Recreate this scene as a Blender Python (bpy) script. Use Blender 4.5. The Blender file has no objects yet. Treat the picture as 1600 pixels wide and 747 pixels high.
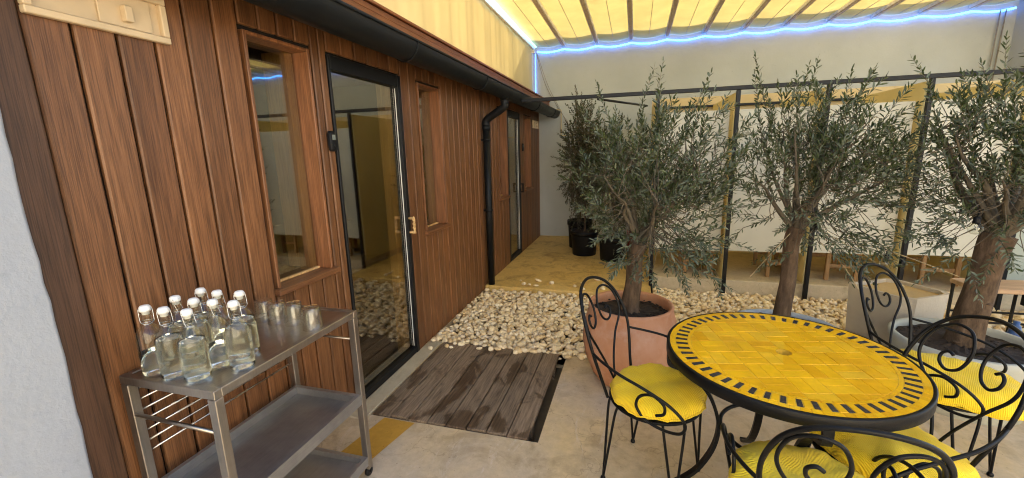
import bpy, bmesh, math, random
import numpy as np
from mathutils import Vector, Matrix
R = math.radians
random.seed(7)
rng = np.random.default_rng(11)
S = bpy.context.scene
COL = S.collection

# ------------------------------------------------------------------ camera, sky, sun, exposure
YAW, PITCH, ROLL = 0.28458, 0.20169, -0.025364
fw = Vector((-math.sin(YAW)*math.cos(PITCH), math.cos(YAW)*math.cos(PITCH), -math.sin(PITCH)))
r0 = Vector((math.cos(YAW), math.sin(YAW), 0)); u0 = r0.cross(fw)
rr = r0*math.cos(ROLL) + u0*math.sin(ROLL); uu = -r0*math.sin(ROLL) + u0*math.cos(ROLL)
cd = bpy.data.cameras.new('camera'); cam = bpy.data.objects.new('camera', cd); COL.objects.link(cam)
cd.sensor_width = 36; cd.lens = 36*658.6/1600; cd.clip_start = .02; cd.clip_end = 300
m = Matrix((rr, uu, -fw)).transposed().to_4x4(); m.translation = Vector((0, 0, 1.6)); cam.matrix_world = m
S.camera = cam

SUN_EL = 38
W = bpy.data.worlds.new('World'); S.world = W; W.use_nodes = True
sk = W.node_tree.nodes.new('ShaderNodeTexSky'); sk.sky_type = 'NISHITA'; sk.sun_disc = False
sk.sun_elevation = R(SUN_EL); sk.sun_rotation = R(-15)
bg = W.node_tree.nodes['Background']; bg.inputs['Strength'].default_value = .15
W.node_tree.links.new(sk.outputs['Color'], bg.inputs['Color'])
sl = bpy.data.lights.new('sun', 'SUN'); sl.energy = 5.0; sl.angle = R(.5); sl.color = (1, .95, .87)
so = bpy.data.objects.new('sun', sl); COL.objects.link(so); so.rotation_euler = (R(-(90-SUN_EL)), 0, R(15)); so.location = (0, 20, 20)
S.view_settings.view_transform = 'Standard'; S.view_settings.look = 'None'
S.view_settings.exposure = 2.3; S.view_settings.gamma = 1
S.cycles.use_denoising = True; S.cycles.filter_width = 1.1
S.cycles.max_bounces = 14; S.cycles.diffuse_bounces = 6; S.cycles.glossy_bounces = 5
S.cycles.transmission_bounces = 14; S.cycles.transparent_max_bounces = 24
S.cycles.sample_clamp_indirect = 6

# ------------------------------------------------------------------ materials
class NT:
    def __init__(s, name):
        s.m = bpy.data.materials.new(name); s.m.use_nodes = True
        s.t = s.m.node_tree; s.b = s.t.nodes['Principled BSDF']; s.out = s.t.nodes['Material Output']
    def n(s, typ, **kw):
        x = s.t.nodes.new(typ)
        for k, v in kw.items():
            if k in x.inputs.keys() if isinstance(k, str) else False: x.inputs[k].default_value = v
            else: setattr(x, k, v)
        return x
    def l(s, a, b): s.t.links.new(a, b)
    def coord(s, scale=(1, 1, 1), island=False):
        g = s.n('ShaderNodeTexCoord'); mp = s.n('ShaderNodeMapping'); mp.inputs['Scale'].default_value = scale
        if island:
            geo = s.n('ShaderNodeNewGeometry'); mu = s.n('ShaderNodeMath', operation='MULTIPLY'); mu.inputs[1].default_value = 37
            s.l(geo.outputs['Random Per Island'], mu.inputs[0])
            ad = s.n('ShaderNodeVectorMath', operation='ADD'); s.l(g.outputs['Object'], ad.inputs[0]); s.l(mu.outputs[0], ad.inputs[1])
            s.l(ad.outputs[0], mp.inputs['Vector']); s.rnd = geo.outputs['Random Per Island']
        else: s.l(g.outputs['Object'], mp.inputs['Vector'])
        return mp.outputs[0]
    def noise(s, co, scale, detail=5, rough=.55, dist=0):
        x = s.n('ShaderNodeTexNoise'); x.inputs['Scale'].default_value = scale; x.inputs['Detail'].default_value = detail
        x.inputs['Roughness'].default_value = rough; x.inputs['Distortion'].default_value = dist
        s.l(co, x.inputs['Vector']); return x.outputs['Fac']
    def ramp(s, fac, *stops):
        x = s.n('ShaderNodeValToRGB'); e = x.color_ramp.elements
        while len(e) < len(stops): e.new(.5)
        for i, (p, c) in enumerate(stops):
            e[i].position = p; e[i].color = (*c, 1) if len(c) == 3 else c
        s.l(fac, x.inputs['Fac']); return x.outputs['Color']
    def mix(s, a, b, fac, mode='MIX'):
        x = s.n('ShaderNodeMix', data_type='RGBA', blend_type=mode)
        for i, v in ((0, fac), (6, a), (7, b)):
            if hasattr(v, 'is_output'): s.l(v, x.inputs[i])
            else: x.inputs[i].default_value = v if i == 0 else (*v, 1)
        return x.outputs[2]
    def bump(s, h, st=.3, d=.01):
        x = s.n('ShaderNodeBump'); x.inputs['Strength'].default_value = st; x.inputs['Distance'].default_value = d
        s.l(h, x.inputs['Height']); s.l(x.outputs[0], s.b.inputs['Normal'])
    def set(s, col=None, rough=None, metal=None, spec=None):
        for k, v in (('Base Color', col), ('Roughness', rough), ('Metallic', metal), ('Specular IOR Level', spec)):
            if v is None: continue
            if hasattr(v, 'is_output'): s.l(v, s.b.inputs[k])
            else: s.b.inputs[k].default_value = (*v, 1) if k == 'Base Color' else v
        return s.m

def simple(name, c, rough=.5, metal=0, var=.18, scale=14, bump=.08, spec=.5):
    t = NT(name); co = t.coord(); n = t.noise(co, scale, 6)
    lo = tuple(x*(1-var) for x in c); hi = tuple(min(1, x*(1+var)) for x in c)
    t.bump(t.noise(co, scale*6, 4), bump, .004)
    rg = t.n('ShaderNodeMapRange'); t.l(n, rg.inputs[0]); rg.inputs[3].default_value = max(0, rough-.1); rg.inputs[4].default_value = min(1, rough+.12)
    t.l(rg.outputs[0], t.b.inputs['Roughness'])
    return t.set(t.ramp(n, (.3, lo), (.7, hi)), None, metal, spec)

def wood(name, dark, mid, light, axis='z', rough=.5, ring=1.0, island=True, bump=.35):
    t = NT(name)
    st = {'z': (1, 1, .07), 'y': (1, .07, 1), 'x': (.07, 1, 1)}[axis]
    co = t.coord(st, island)
    w = t.n('ShaderNodeTexWave', wave_type='BANDS', bands_direction='DIAGONAL'); t.l(co, w.inputs['Vector'])
    w.inputs['Scale'].default_value = 11*ring; w.inputs['Distortion'].default_value = 9; w.inputs['Detail'].default_value = 3; w.inputs['Detail Scale'].default_value = 1.6
    mp2 = t.n('ShaderNodeMapping'); mp2.inputs['Scale'].default_value = {'z': (1, 1, .35), 'y': (1, .35, 1), 'x': (.35, 1, 1)}[axis]; t.l(co, mp2.inputs['Vector'])
    f = t.noise(mp2.outputs[0], 270, 3, .6); f2 = t.noise(co, 9, 4)
    base = t.ramp(w.outputs['Fac'], (.0, tuple((a+b_)/2 for a, b_ in zip(dark, mid))), (.5, mid), (1, tuple((a+b_)/2 for a, b_ in zip(light, mid))))
    base = t.mix(base, t.ramp(f, (.36, tuple(x*.38 for x in dark)), (.50, mid), (.62, light)), .46)
    base = t.mix(base, t.ramp(f2, (.3, (.6, .55, .5)), (.7, (1.15, 1.12, 1.1))), .6, 'MULTIPLY')
    if island:
        base = t.mix(base, t.ramp(t.rnd, (0, (.72, .66, .62)), (.5, (1, 1, 1)), (1, (1.2, 1.1, 1.0))), .8, 'MULTIPLY')
    t.bump(f, bump, .003)
    return t.set(base, rough, 0, .4)

M = {}
M['cladding'] = wood('cedar cladding', (.098, .041, .015), (.175, .076, .029), (.27, .127, .054), 'z', .46)
M['trim'] = wood('cedar trim', (.115, .047, .018), (.20, .084, .033), (.285, .13, .058), 'z', .42)
M['trim_h'] = wood('cedar trim along', (.115, .047, .018), (.20, .084, .033), (.285, .13, .058), 'y', .42)
M['fascia'] = wood('red brown fascia', (.10, .030, .012), (.17, .055, .02), (.24, .085, .03), 'y', .45)
M['post_dark'] = wood('dark stained post', (.05, .024, .012), (.075, .037, .019), (.105, .052, .028), 'z', .55)
M['pine'] = wood('pine', (.50, .31, .12), (.62, .41, .18), (.72, .51, .25), 'z', .5, .6)
M['pale_pine'] = simple('pale sanded pine', (.60, .46, .29), .5, 0, .08, 9, .04)
M['stool'] = wood('stool timber', (.24, .13, .05), (.31, .18, .075), (.40, .25, .11), 'z', .5)
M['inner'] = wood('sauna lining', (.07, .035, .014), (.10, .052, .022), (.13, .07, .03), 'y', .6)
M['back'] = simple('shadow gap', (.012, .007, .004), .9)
M['bench_top'] = wood('oak bench top', (.36, .23, .13), (.46, .31, .19), (.55, .39, .25), 'x', .45, .7)
M['black_metal'] = simple('black powder coated metal', (.008, .008, .009), .45, .0, .3, 20, .05, .25)
M['gutter'] = simple('black gutter plastic', (.006, .007, .008), .45, 0, .25, 10, .04, .22)
M['iron'] = simple('black wrought iron', (.004, .004, .0045), .42, .0, .3, 40, .12, .2)
M['black_plastic'] = simple('black nursery pot plastic', (.007, .007, .008), .5, 0, .3, 9, .03, .2)
M['white_plastic'] = simple('white plastic', (.75, .74, .70), .4, 0, .05)
M['screen'] = simple('grey display', (.16, .18, .16), .2, 0, .1)
M['chrome'] = simple('bail wire', (.5, .5, .5), .25, 1, .05)
M['red_pot'] = simple('red glazed pot', (.20, .018, .014), .35, 0, .2)
M['blue'] = simple('blue plastic', (.03, .075, .21), .4, 0, .15)
M['pale_blue'] = simple('pale blue plastic', (.30, .42, .66), .4, 0, .1)
M['soil'] = simple('potting soil', (.028, .017, .010), .95, 0, .6, 45, 1)
M['cable'] = simple('grey cable', (.25, .22, .18), .6)
M['jute'] = simple('pale twine', (.42, .34, .2), .8)

def plaster(name, c, stain=None, bump=.25, sc=1.2):
    t = NT(name); co = t.coord()
    n = t.noise(co, sc, 7, .6); n2 = t.noise(co, 40, 5, .65); n3 = t.noise(co, 6, 4)
    col = t.ramp(n, (.3, tuple(x*.86 for x in c)), (.65, c))
    if stain:
        col = t.mix(col, stain, t.ramp(t.noise(co, .9, 6, .7, .4), (.5, (0, 0, 0)), (.78, (.55, .55, .55))))
    sp = t.noise(co, 24, 2, .5)
    col = t.mix(col, tuple(x*.7 for x in c), t.ramp(sp, (.68, (0, 0, 0)), (.78, (.45, .45, .45))))
    mx = t.n('ShaderNodeMath', operation='ADD'); t.l(n2, mx.inputs[0]); t.l(n3, mx.inputs[1])
    t.bump(mx.outputs[0], bump, .02)
    return t.set(col, .85, 0, .25)
M['white_plaster'] = plaster('white painted plaster', (.74, .745, .75), None, .2)
M['bounce_plaster'] = plaster('cream bounce plaster', (.78, .70, .54), None, .3)  # cream tint warms the light these added walls bounce
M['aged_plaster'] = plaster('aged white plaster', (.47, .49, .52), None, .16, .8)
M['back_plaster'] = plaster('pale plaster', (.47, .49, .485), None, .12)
M['ochre_board'] = plaster('ochre painted board', (.74, .62, .30), None, .05, 2)
M['tan_board'] = plaster('tan board', (.62, .48, .26), None, .05, 2)
M['white_panel'] = plaster('white laminate panel', (.56, .54, .45), None, .02, .8)
M['grey_panel'] = plaster('grey green panel', (.36, .39, .33), None, .05, .8)
M['cement'] = plaster('cement planter', (.47, .42, .34), (.40, .29, .17), .2, 4)
M['sand'] = plaster('dry sandy fill', (.46, .34, .17), (.36, .26, .14), .5, 5)
M['stone_pot'] = plaster('grey stone pot', (.42, .42, .36), (.34, .32, .26), .15, 4)
M['bluegrey_pot'] = plaster('blue grey pot', (.36, .42, .50), (.30, .33, .36), .15, 4)

def concrete(name, base, warm, dark, wet=.6):
    t = NT(name); co = t.coord()
    a = t.noise(co, .9, 7, .6, .3); b = t.noise(co, 3.2, 8, .68, .6); c = t.noise(co, 22, 6, .7)
    col = t.ramp(a, (.32, base), (.68, warm))
    col = t.mix(col, dark, t.ramp(b, (.50, (0, 0, 0)), (.70, (wet,)*3)))
    col = t.mix(col, t.ramp(c, (.3, (.72, .72, .72)), (.7, (1.15, 1.15, 1.15))), .55, 'MULTIPLY')
    v = t.n('ShaderNodeTexVoronoi', feature='DISTANCE_TO_EDGE'); v.inputs['Scale'].default_value = 1.1
    wv = t.n('ShaderNodeVectorMath', operation='ADD'); t.l(co, wv.inputs[0])
    nn = t.n('ShaderNodeTexNoise'); nn.inputs['Scale'].default_value = 3; nn.inputs['Detail'].default_value = 6; t.l(co, nn.inputs['Vector']); t.l(nn.outputs['Color'], wv.inputs[1])
    t.l(wv.outputs[0], v.inputs['Vector'])
    col = t.mix(col, tuple(x*.5 for x in dark), t.ramp(v.outputs['Distance'], (0, (.4,)*3), (.007, (0, 0, 0))))
    sc1 = t.noise(t.coord((1, .25, 1)), 7, 8, .75, 1.2); col = t.mix(col, tuple(min(1, x*1.35) for x in base), t.ramp(sc1, (.57, (0, 0, 0)), (.66, (.5,)*3)))
    sp = t.noise(co, 75, 2, .4); col = t.mix(col, tuple(x*.45 for x in dark), t.ramp(sp, (.70, (0, 0, 0)), (.76, (.7,)*3)))
    t.bump(c, .3, .008)
    ro = t.n('ShaderNodeMapRange'); t.l(b, ro.inputs[0]); ro.inputs[3].default_value = .75; ro.inputs[4].default_value = .45; t.l(ro.outputs[0], t.b.inputs['Roughness'])
    return t.set(col, None, 0, .35)
M['floor'] = concrete('courtyard concrete', (.46, .395, .325), (.66, .475, .22), (.31, .225, .125), .8)
M['platform'] = concrete('stained concrete platform', (.62, .42, .13), (.70, .51, .20), (.27, .15, .03), .85)
M['plinth'] = concrete('pale plinth concrete', (.50, .42, .29), (.56, .47, .32), (.28, .20, .11), .6)
M['threshold'] = plaster('pale mortar', (.46, .40, .29), (.30, .24, .15), .5, 6)
M['ochre_light'] = concrete('ochre light on concrete', (.46, .25, .035), (.52, .29, .05), (.42, .22, .04), .3)  # ochre colour standing in for yellow light on the concrete

# weathered deck with wet patches
t = NT('weathered wet deck'); co = t.coord((1, .06, 1), True)
f = t.noise(co, 90, 5, .65); g0 = t.coord(); wetn = t.noise(t.coord((1, .55, 1)), 5.5, 6, .62, .5)
col = t.ramp(f, (.3, (.085, .062, .042)), (.62, (.24, .18, .125)))
col = t.mix(col, t.ramp(t.rnd, (0, (.75, .72, .7)), (1, (1.25, 1.2, 1.15))), .7, 'MULTIPLY')
wm = t.ramp(wetn, (.53, (0, 0, 0)), (.575, (.85,)*3))
col = t.mix(col, t.mix(col, (.36, .30, .26), 1.0, 'MULTIPLY'), wm)
ro = t.n('ShaderNodeMapRange'); t.l(wm, ro.inputs[0]); ro.inputs[3].default_value = .75; ro.inputs[4].default_value = .38; t.l(ro.outputs[0], t.b.inputs['Roughness'])
t.bump(f, .5, .004); M['deck'] = t.set(col, None, 0, .4)

# pebbles
t = NT('cream pebbles'); geo = t.n('ShaderNodeNewGeometry'); co = t.coord((1, 1, 1), True)
col = t.ramp(geo.outputs['Random Per Island'], (0, (.62, .46, .25)), (.3, (.80, .66, .42)), (.6, (.86, .75, .53)), (.85, (.72, .60, .42)), (1, (.90, .82, .65)))
col = t.mix(col, t.ramp(t.noise(co, 26, 5), (.3, (.78, .74, .68)), (.65, (1.06, 1.05, 1.03))), .7, 'MULTIPLY')
t.bump(t.noise(co, 70, 4), .25, .004); M['pebble'] = t.set(col, .7, 0, .3)
M['gravel_bed'] = simple('dark gravel bed', (.11, .08, .045), .9)

# terracotta
t = NT('terracotta'); co = t.coord((1, 1, .6)); n = t.noise(co, 4, 7, .62); n2 = t.noise(t.coord(), 9, 6, .7)
col = t.ramp(n, (.25, (.40, .165, .075)), (.5, (.50, .24, .125)), (.75, (.58, .33, .22)))
col = t.mix(col, (.60, .45, .36), t.ramp(n2, (.52, (0, 0, 0)), (.75, (.45,)*3)))
ws = t.n('ShaderNodeTexWave', wave_type='BANDS', bands_direction='Z'); t.l(t.coord(), ws.inputs['Vector']); ws.inputs['Scale'].default_value = 30; ws.inputs['Distortion'].default_value = 2
t.bump(ws.outputs['Fac'], .08, .003); M['terracotta'] = t.set(col, .7, 0, .3)

# brushed steel of the cart
def steel(name, c, r0, r1, axis=1, metal=1):
    t = NT(name); st = [40, 40, 40]; st[axis] = 1.2; co = t.coord(tuple(st)); n = t.noise(co, 6, 4); n2 = t.noise(t.coord(), 3.5, 6, .65)
    col = t.ramp(n2, (.3, tuple(x*.7 for x in c)), (.7, tuple(x*1.15 for x in c)))
    col = t.mix(col, t.ramp(n, (.3, (.86,)*3), (.7, (1.05,)*3)), .7, 'MULTIPLY')
    ro = t.n('ShaderNodeMapRange'); t.l(n2, ro.inputs[0]); ro.inputs[3].default_value = r0; ro.inputs[4].default_value = r1; t.l(ro.outputs[0], t.b.inputs['Roughness'])
    t.bump(n, .06, .002); return t.set(col, None, metal, .5)
M['steel'] = steel('raw brushed steel', (.44, .39, .34), .26, .42)
M['steel_dark'] = steel('dull steel tray', (.40, .395, .40), .28, .48, 1, .8)
M['steel_frame'] = steel('steel angle frame', (.40, .36, .32), .34, .5, 2)

# fabrics
t = NT('yellow corduroy'); co = t.coord()
ws = t.n('ShaderNodeTexWave', wave_type='BANDS', bands_direction='X'); t.l(co, ws.inputs['Vector']); ws.inputs['Scale'].default_value = 52; ws.inputs['Distortion'].default_value = 1.4; ws.inputs['Detail'].default_value = 2; ws.inputs['Detail Scale'].default_value = 1.5
n = t.noise(co, 7, 5)
col = t.ramp(n, (.3, (.88, .57, .012)), (.7, (.95, .67, .03)))
col = t.mix(col, t.ramp(ws.outputs['Fac'], (.1, (.80, .76, .66)), (.5, (1, 1, 1))), .75, 'MULTIPLY')
t.bump(ws.outputs['Fac'], .55, .004); t.b.inputs['Sheen Weight'].default_value = .1
M['cushion'] = t.set(col, .85, 0, .2)

t = NT('yellow glazed tile'); geo = t.n('ShaderNodeNewGeometry'); co = t.coord((1, 1, 1), True)
col = t.ramp(geo.outputs['Random Per Island'], (0, (.72, .365, .003)), (.35, (.78, .425, .004)), (.7, (.83, .47, .005)), (1, (.76, .45, .02)))
col = t.mix(col, t.ramp(t.noise(co, 30, 5), (.3, (.86, .84, .8)), (.7, (1.04, 1.03, 1))), .7, 'MULTIPLY')
gr = t.noise(t.coord(), 5, 7, .65)
col = t.mix(col, t.ramp(gr, (.32, (.74, .70, .62)), (.60, (1.03, 1.02, 1))), .8, 'MULTIPLY')
t.bump(t.noise(co, 16, 3), .10, .006); M['tile'] = t.set(col, .42, 0, .25)
t = NT('black glazed tile'); co = t.coord((1, 1, 1), True); t.bump(t.noise(co, 20, 3), .1, .006); M['tile_black'] = t.set(t.ramp(t.noise(co, 15), (.3, (.012, .013, .018)), (.7, (.03, .032, .04))), .25, 0, .5)
M['grout'] = simple('yellow grout', (.58, .35, .03), .8, 0, .15, 60, .2)

# canopy and screen cloth: real translucent fabric
def cloth(name, c, tr, k, streak=None):
    t = NT(name); co = t.coord(streak or (1, 1, 1)); n = t.noise(co, 2.2, 6, .6)
    t.set(t.mix(c, tuple(x*.88 for x in c), t.ramp(n, (.35, (1,)*3), (.65, (0,)*3))), .9, 0, .1)
    ts = t.n('ShaderNodeBsdfTranslucent'); t.l(t.mix(tr, tuple(x*.8 for x in tr), t.ramp(n, (.35, (1,)*3), (.65, (0,)*3))), ts.inputs['Color'])
    mx = t.n('ShaderNodeMixShader'); mx.inputs[0].default_value = k
    t.l(t.b.outputs[0], mx.inputs[1]); t.l(ts.outputs[0], mx.inputs[2]); t.l(mx.outputs[0], t.out.inputs['Surface'])
    t.bump(n, .1, .02); return t.m
M['canopy'] = cloth('cream awning cloth', (.66, .53, .28), (.84, .62, .18), .195)
M['screen_cloth'] = cloth('cream side screen cloth', (.62, .50, .28), (.82, .60, .20), .18, (1, .7, .35))
M['beam'] = simple('brown awning batten', (.52, .40, .24), .6)
M['beam_edge'] = simple('cream awning rail', (.78, .74, .66), .5)

def emit(name, c, s):
    t = NT(name); t.b.inputs['Emission Color'].default_value = (*c, 1); t.b.inputs['Emission Strength'].default_value = s
    return t.set(c, .4)
M['led_blue'] = emit('blue led strip', (.055, .26, 1.0), 2.2)
M['led_ice'] = emit('ice white led strip', (.26, .66, 1.0), .7)

# glass
def pane(name, tint, f0, fmax=.95, pwr=4):
    t = NT(name); t.t.nodes.remove(t.b)
    tr = t.n('ShaderNodeBsdfTransparent'); tr.inputs['Color'].default_value = (*tint, 1)
    gl = t.n('ShaderNodeBsdfGlossy'); gl.inputs['Roughness'].default_value = .01; gl.inputs['Color'].default_value = (.95, .96, .94, 1)
    lw = t.n('ShaderNodeLayerWeight'); lw.inputs['Blend'].default_value = .5
    pw = t.n('ShaderNodeMath', operation='POWER'); t.l(lw.outputs['Facing'], pw.inputs[0]); pw.inputs[1].default_value = pwr
    mr = t.n('ShaderNodeMapRange'); t.l(pw.outputs[0], mr.inputs[0]); mr.inputs[3].default_value = f0; mr.inputs[4].default_value = fmax
    mx = t.n('ShaderNodeMixShader'); t.l(mr.outputs[0], mx.inputs[0]); t.l(tr.outputs[0], mx.inputs[1]); t.l(gl.outputs[0], mx.inputs[2])
    t.l(mx.outputs[0], t.out.inputs['Surface']); return t.m
M['pane'] = pane('smoked window pane', (.74, .70, .60), .17)
def dielectric(name, c, ior, rough=0):
    t = NT(name); t.b.inputs['Transmission Weight'].default_value = 1; t.b.inputs['IOR'].default_value = ior
    return t.set(c, rough, 0, .5)
M['glass'] = pane('clear thin glass', (.94, .948, .915), .045, .70, 2.6)
M['tumbler_glass'] = pane('clear tumbler glass', (.975, .975, .97), .06, .95, 2.0)
M['water'] = dielectric('water', (.98, .985, .95), 1.22)

# foliage
def leafmat(name, top, top2, under):
    t = NT(name); geo = t.n('ShaderNodeNewGeometry')
    col = t.ramp(geo.outputs['Random Per Island'], (0, top), (.7, top2), (.93, tuple(x*1.5 for x in top2)), (1, tuple(x*.6 for x in under)))
    t.set(t.mix(col, under, geo.outputs['Backfacing']), .42, 0, .5)
    ts = t.n('ShaderNodeBsdfTranslucent'); ts.inputs['Color'].default_value = (top2[0]*1.6, top2[1]*1.9, top2[2]*.9, 1)
    mx = t.n('ShaderNodeMixShader'); mx.inputs[0].default_value = .18
    t.l(t.b.outputs[0], mx.inputs[1]); t.l(ts.outputs[0], mx.inputs[2]); t.l(mx.outputs[0], t.out.inputs['Surface']); return t.m
M['olive'] = leafmat('olive leaves', (.020, .030, .011), (.046, .062, .024), (.105, .122, .076))
M['shrub'] = leafmat('shrub leaves', (.016, .023, .008), (.036, .045, .015), (.07, .075, .035))
M['shrub_red'] = leafmat('bronze shrub leaves', (.018, .024, .008), (.038, .046, .017), (.08, .06, .042))
t = NT('olive bark'); co = t.coord((1, 1, .3)); n = t.noise(co, 30, 7, .7); n2 = t.noise(t.coord(), 6, 4)
col = t.ramp(n, (.3, (.045, .030, .019)), (.55, (.115, .078, .050)), (.75, (.19, .135, .09)))
t.bump(n, .7, .012); M['bark'] = t.set(t.mix(col, t.ramp(n2, (.3, (.7, .66, .62)), (.7, (1.15, 1.1, 1.05))), .7, 'MULTIPLY'), .85, 0, .2)
M['twig'] = simple('olive twigs', (.10, .078, .050), .8, 0, .3, 20, .1)

# ------------------------------------------------------------------ mesh helpers
class MB:
    def __init__(s): s.v = []; s.f = []; s.mi = []; s.sm = []
    def add(s, vs, fs, mi=0, smooth=False):
        o = len(s.v); s.v += [tuple(p) for p in vs]
        for f in fs: s.f.append(tuple(i+o for i in f)); s.mi.append(mi); s.sm.append(smooth)
        return s
    def box(s, x0, x1, y0, y1, z0, z1, b=0, mi=0, rot=0, piv=None):
        if b <= 0:
            vs = [(x, y, z) for x in (x0, x1) for y in (y0, y1) for z in (z0, z1)]
            fs = [(0, 1, 3, 2), (4, 6, 7, 5), (0, 4, 5, 1), (2, 3, 7, 6), (0, 2, 6, 4), (1, 5, 7, 3)]
        else:
            bm = bmesh.new(); bmesh.ops.create_cube(bm, size=1)
            for v in bm.verts: v.co = Vector(((x0+x1)/2+v.co.x*(x1-x0), (y0+y1)/2+v.co.y*(y1-y0), (z0+z1)/2+v.co.z*(z1-z0)))
            bmesh.ops.bevel(bm, geom=bm.edges[:], offset=b, segments=1 if b < .006 else 2, profile=.6, affect='EDGES')
            bm.verts.index_update(); vs = [tuple(v.co) for v in bm.verts]; fs = [tuple(v.index for v in f.verts) for f in bm.faces]; bm.free()
        if rot:
            c, q = math.cos(rot), math.sin(rot); px, py = piv
            vs = [(px+(x-px)*c-(y-py)*q, py+(x-px)*q+(y-py)*c, z) for x, y, z in vs]
        return s.add(vs, fs, mi)
    def tube(s, pts, r, n=8, cap=True, mi=0, closed=False):
        P = [Vector(p) for p in pts]; N = len(P)
        rad = r if hasattr(r, '__len__') else [r]*N
        T = []
        for i in range(N):
            a = P[(i-1) % N] if (closed or i > 0) else P[i]; b = P[(i+1) % N] if (closed or i < N-1) else P[i]
            d = b-a; T.append(d.normalized() if d.length > 1e-9 else Vector((0, 0, 1)))
        up = Vector((0, 0, 1)) if abs(T[0].z) < .9 else Vector((1, 0, 0))
        nx = T[0].cross(up).normalized(); vs = []
        for i in range(N):
            nx = (nx-T[i]*nx.dot(T[i])); nx = nx.normalized() if nx.length > 1e-6 else T[i].orthogonal().normalized()
            ny = T[i].cross(nx)
            for k in range(n):
                a = 2*math.pi*k/n; vs.append(P[i]+(nx*math.cos(a)+ny*math.sin(a))*rad[i])
        fs = []
        for i in range(N if closed else N-1):
            j = (i+1) % N
            for k in range(n): fs.append((i*n+k, i*n+(k+1) % n, j*n+(k+1) % n, j*n+k))
        if cap and not closed: fs += [tuple(range(n))[::-1], tuple((N-1)*n+k for k in range(n))]
        return s.add(vs, fs, mi, True)
    def lathe(s, prof, n=40, c=(0, 0, 0), mi=0, smooth=True, cap0=False, cap1=False):
        vs = []; fs = []
        for (r, z) in prof:
            for k in range(n):
                a = 2*math.pi*k/n; vs.append((c[0]+r*math.cos(a), c[1]+r*math.sin(a), c[2]+z))
        for i in range(len(prof)-1):
            for k in range(n): fs.append((i*n+k, i*n+(k+1) % n, (i+1)*n+(k+1) % n, (i+1)*n+k))
        if cap0: fs.append(tuple(range(n))[::-1])
        if cap1: fs.append(tuple((len(prof)-1)*n+k for k in range(n)))
        return s.add(vs, fs, mi, smooth)
    def prism(s, poly, z0, z1, mi=0):
        n = len(poly); vs = [(x, y, z0) for x, y in poly]+[(x, y, z1) for x, y in poly]
        return s.add(vs, [tuple(range(n))[::-1], tuple(range(n, 2*n))]+[(i, (i+1) % n, n+(i+1) % n, n+i) for i in range(n)], mi)
    def build(s, name, mats, parent=None):
        me = bpy.data.meshes.new(name); me.from_pydata(s.v, [], s.f)
        mats = mats if isinstance(mats, (list, tuple)) else [mats]
        for x in mats: me.materials.append(M[x] if isinstance(x, str) else x)
        me.polygons.foreach_set('material_index', s.mi); me.polygons.foreach_set('use_smooth', s.sm); me.update()
        o = bpy.data.objects.new(name, me); COL.objects.link(o)
        if parent: o.parent = parent
        return o

def np_mesh(name, V, F, mat, parent=None, smooth=False):
    me = bpy.data.meshes.new(name); k = F.shape[1]
    me.vertices.add(len(V)); me.vertices.foreach_set('co', V.astype(np.float32).ravel())
    me.loops.add(F.size); me.loops.foreach_set('vertex_index', F.astype(np.int32).ravel())
    me.polygons.add(len(F)); me.polygons.foreach_set('loop_start', np.arange(0, F.size, k, dtype=np.int32))
    try: me.polygons.foreach_set('loop_total', np.full(len(F), k, dtype=np.int32))
    except Exception: pass
    me.polygons.foreach_set('use_smooth', np.full(len(F), smooth)); me.update(calc_edges=True); me.validate()
    me.materials.append(M[mat]); o = bpy.data.objects.new(name, me); COL.objects.link(o)
    if parent: o.parent = parent
    return o

def smooth_path(pts, per=6, closed=False):
    P = [Vector(p) for p in pts]; n = len(P); out = []
    rg = range(n if closed else n-1)
    for i in rg:
        g = (lambda k: P[k % n]) if closed else (lambda k: P[max(0, min(n-1, k))])
        p0, p1, p2, p3 = g(i-1), g(i), g(i+1), g(i+2)
        for q in range(per):
            t = q/per
            out.append(.5*((2*p1)+(p2-p0)*t+(2*p0-5*p1+4*p2-p3)*t*t+(3*p1-p0-3*p2+p3)*t**3))
    if not closed: out.append(P[-1])
    return out

def tag(o, label=None, cat=None, group=None, kind=None):
    if label: o['label'] = label
    if cat: o['category'] = cat
    if group: o['group'] = group
    if kind: o['kind'] = kind
    return o
def thing(name, label, cat, loc=(0, 0, 0), rz=0, group=None):
    o = bpy.data.objects.new(name, None); COL.objects.link(o); o.location = loc; o.rotation_euler = (0, 0, rz); o.empty_display_size = .1
    return tag(o, label, cat, group)
def dup(root, loc, rz, label, group=None):
    r = root.copy(); COL.objects.link(r); r.location = loc; r.rotation_euler = (0, 0, rz); r['label'] = label
    if group: r['group'] = group
    for ch in [c for c in ALL(root)]:
        c = ch.copy(); COL.objects.link(c); c.parent = r
        for g in ALL(ch):
            d = g.copy(); COL.objects.link(d); d.parent = c
    return r
def ALL(o): return [c for c in list(COL.objects) if c.parent == o]

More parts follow.
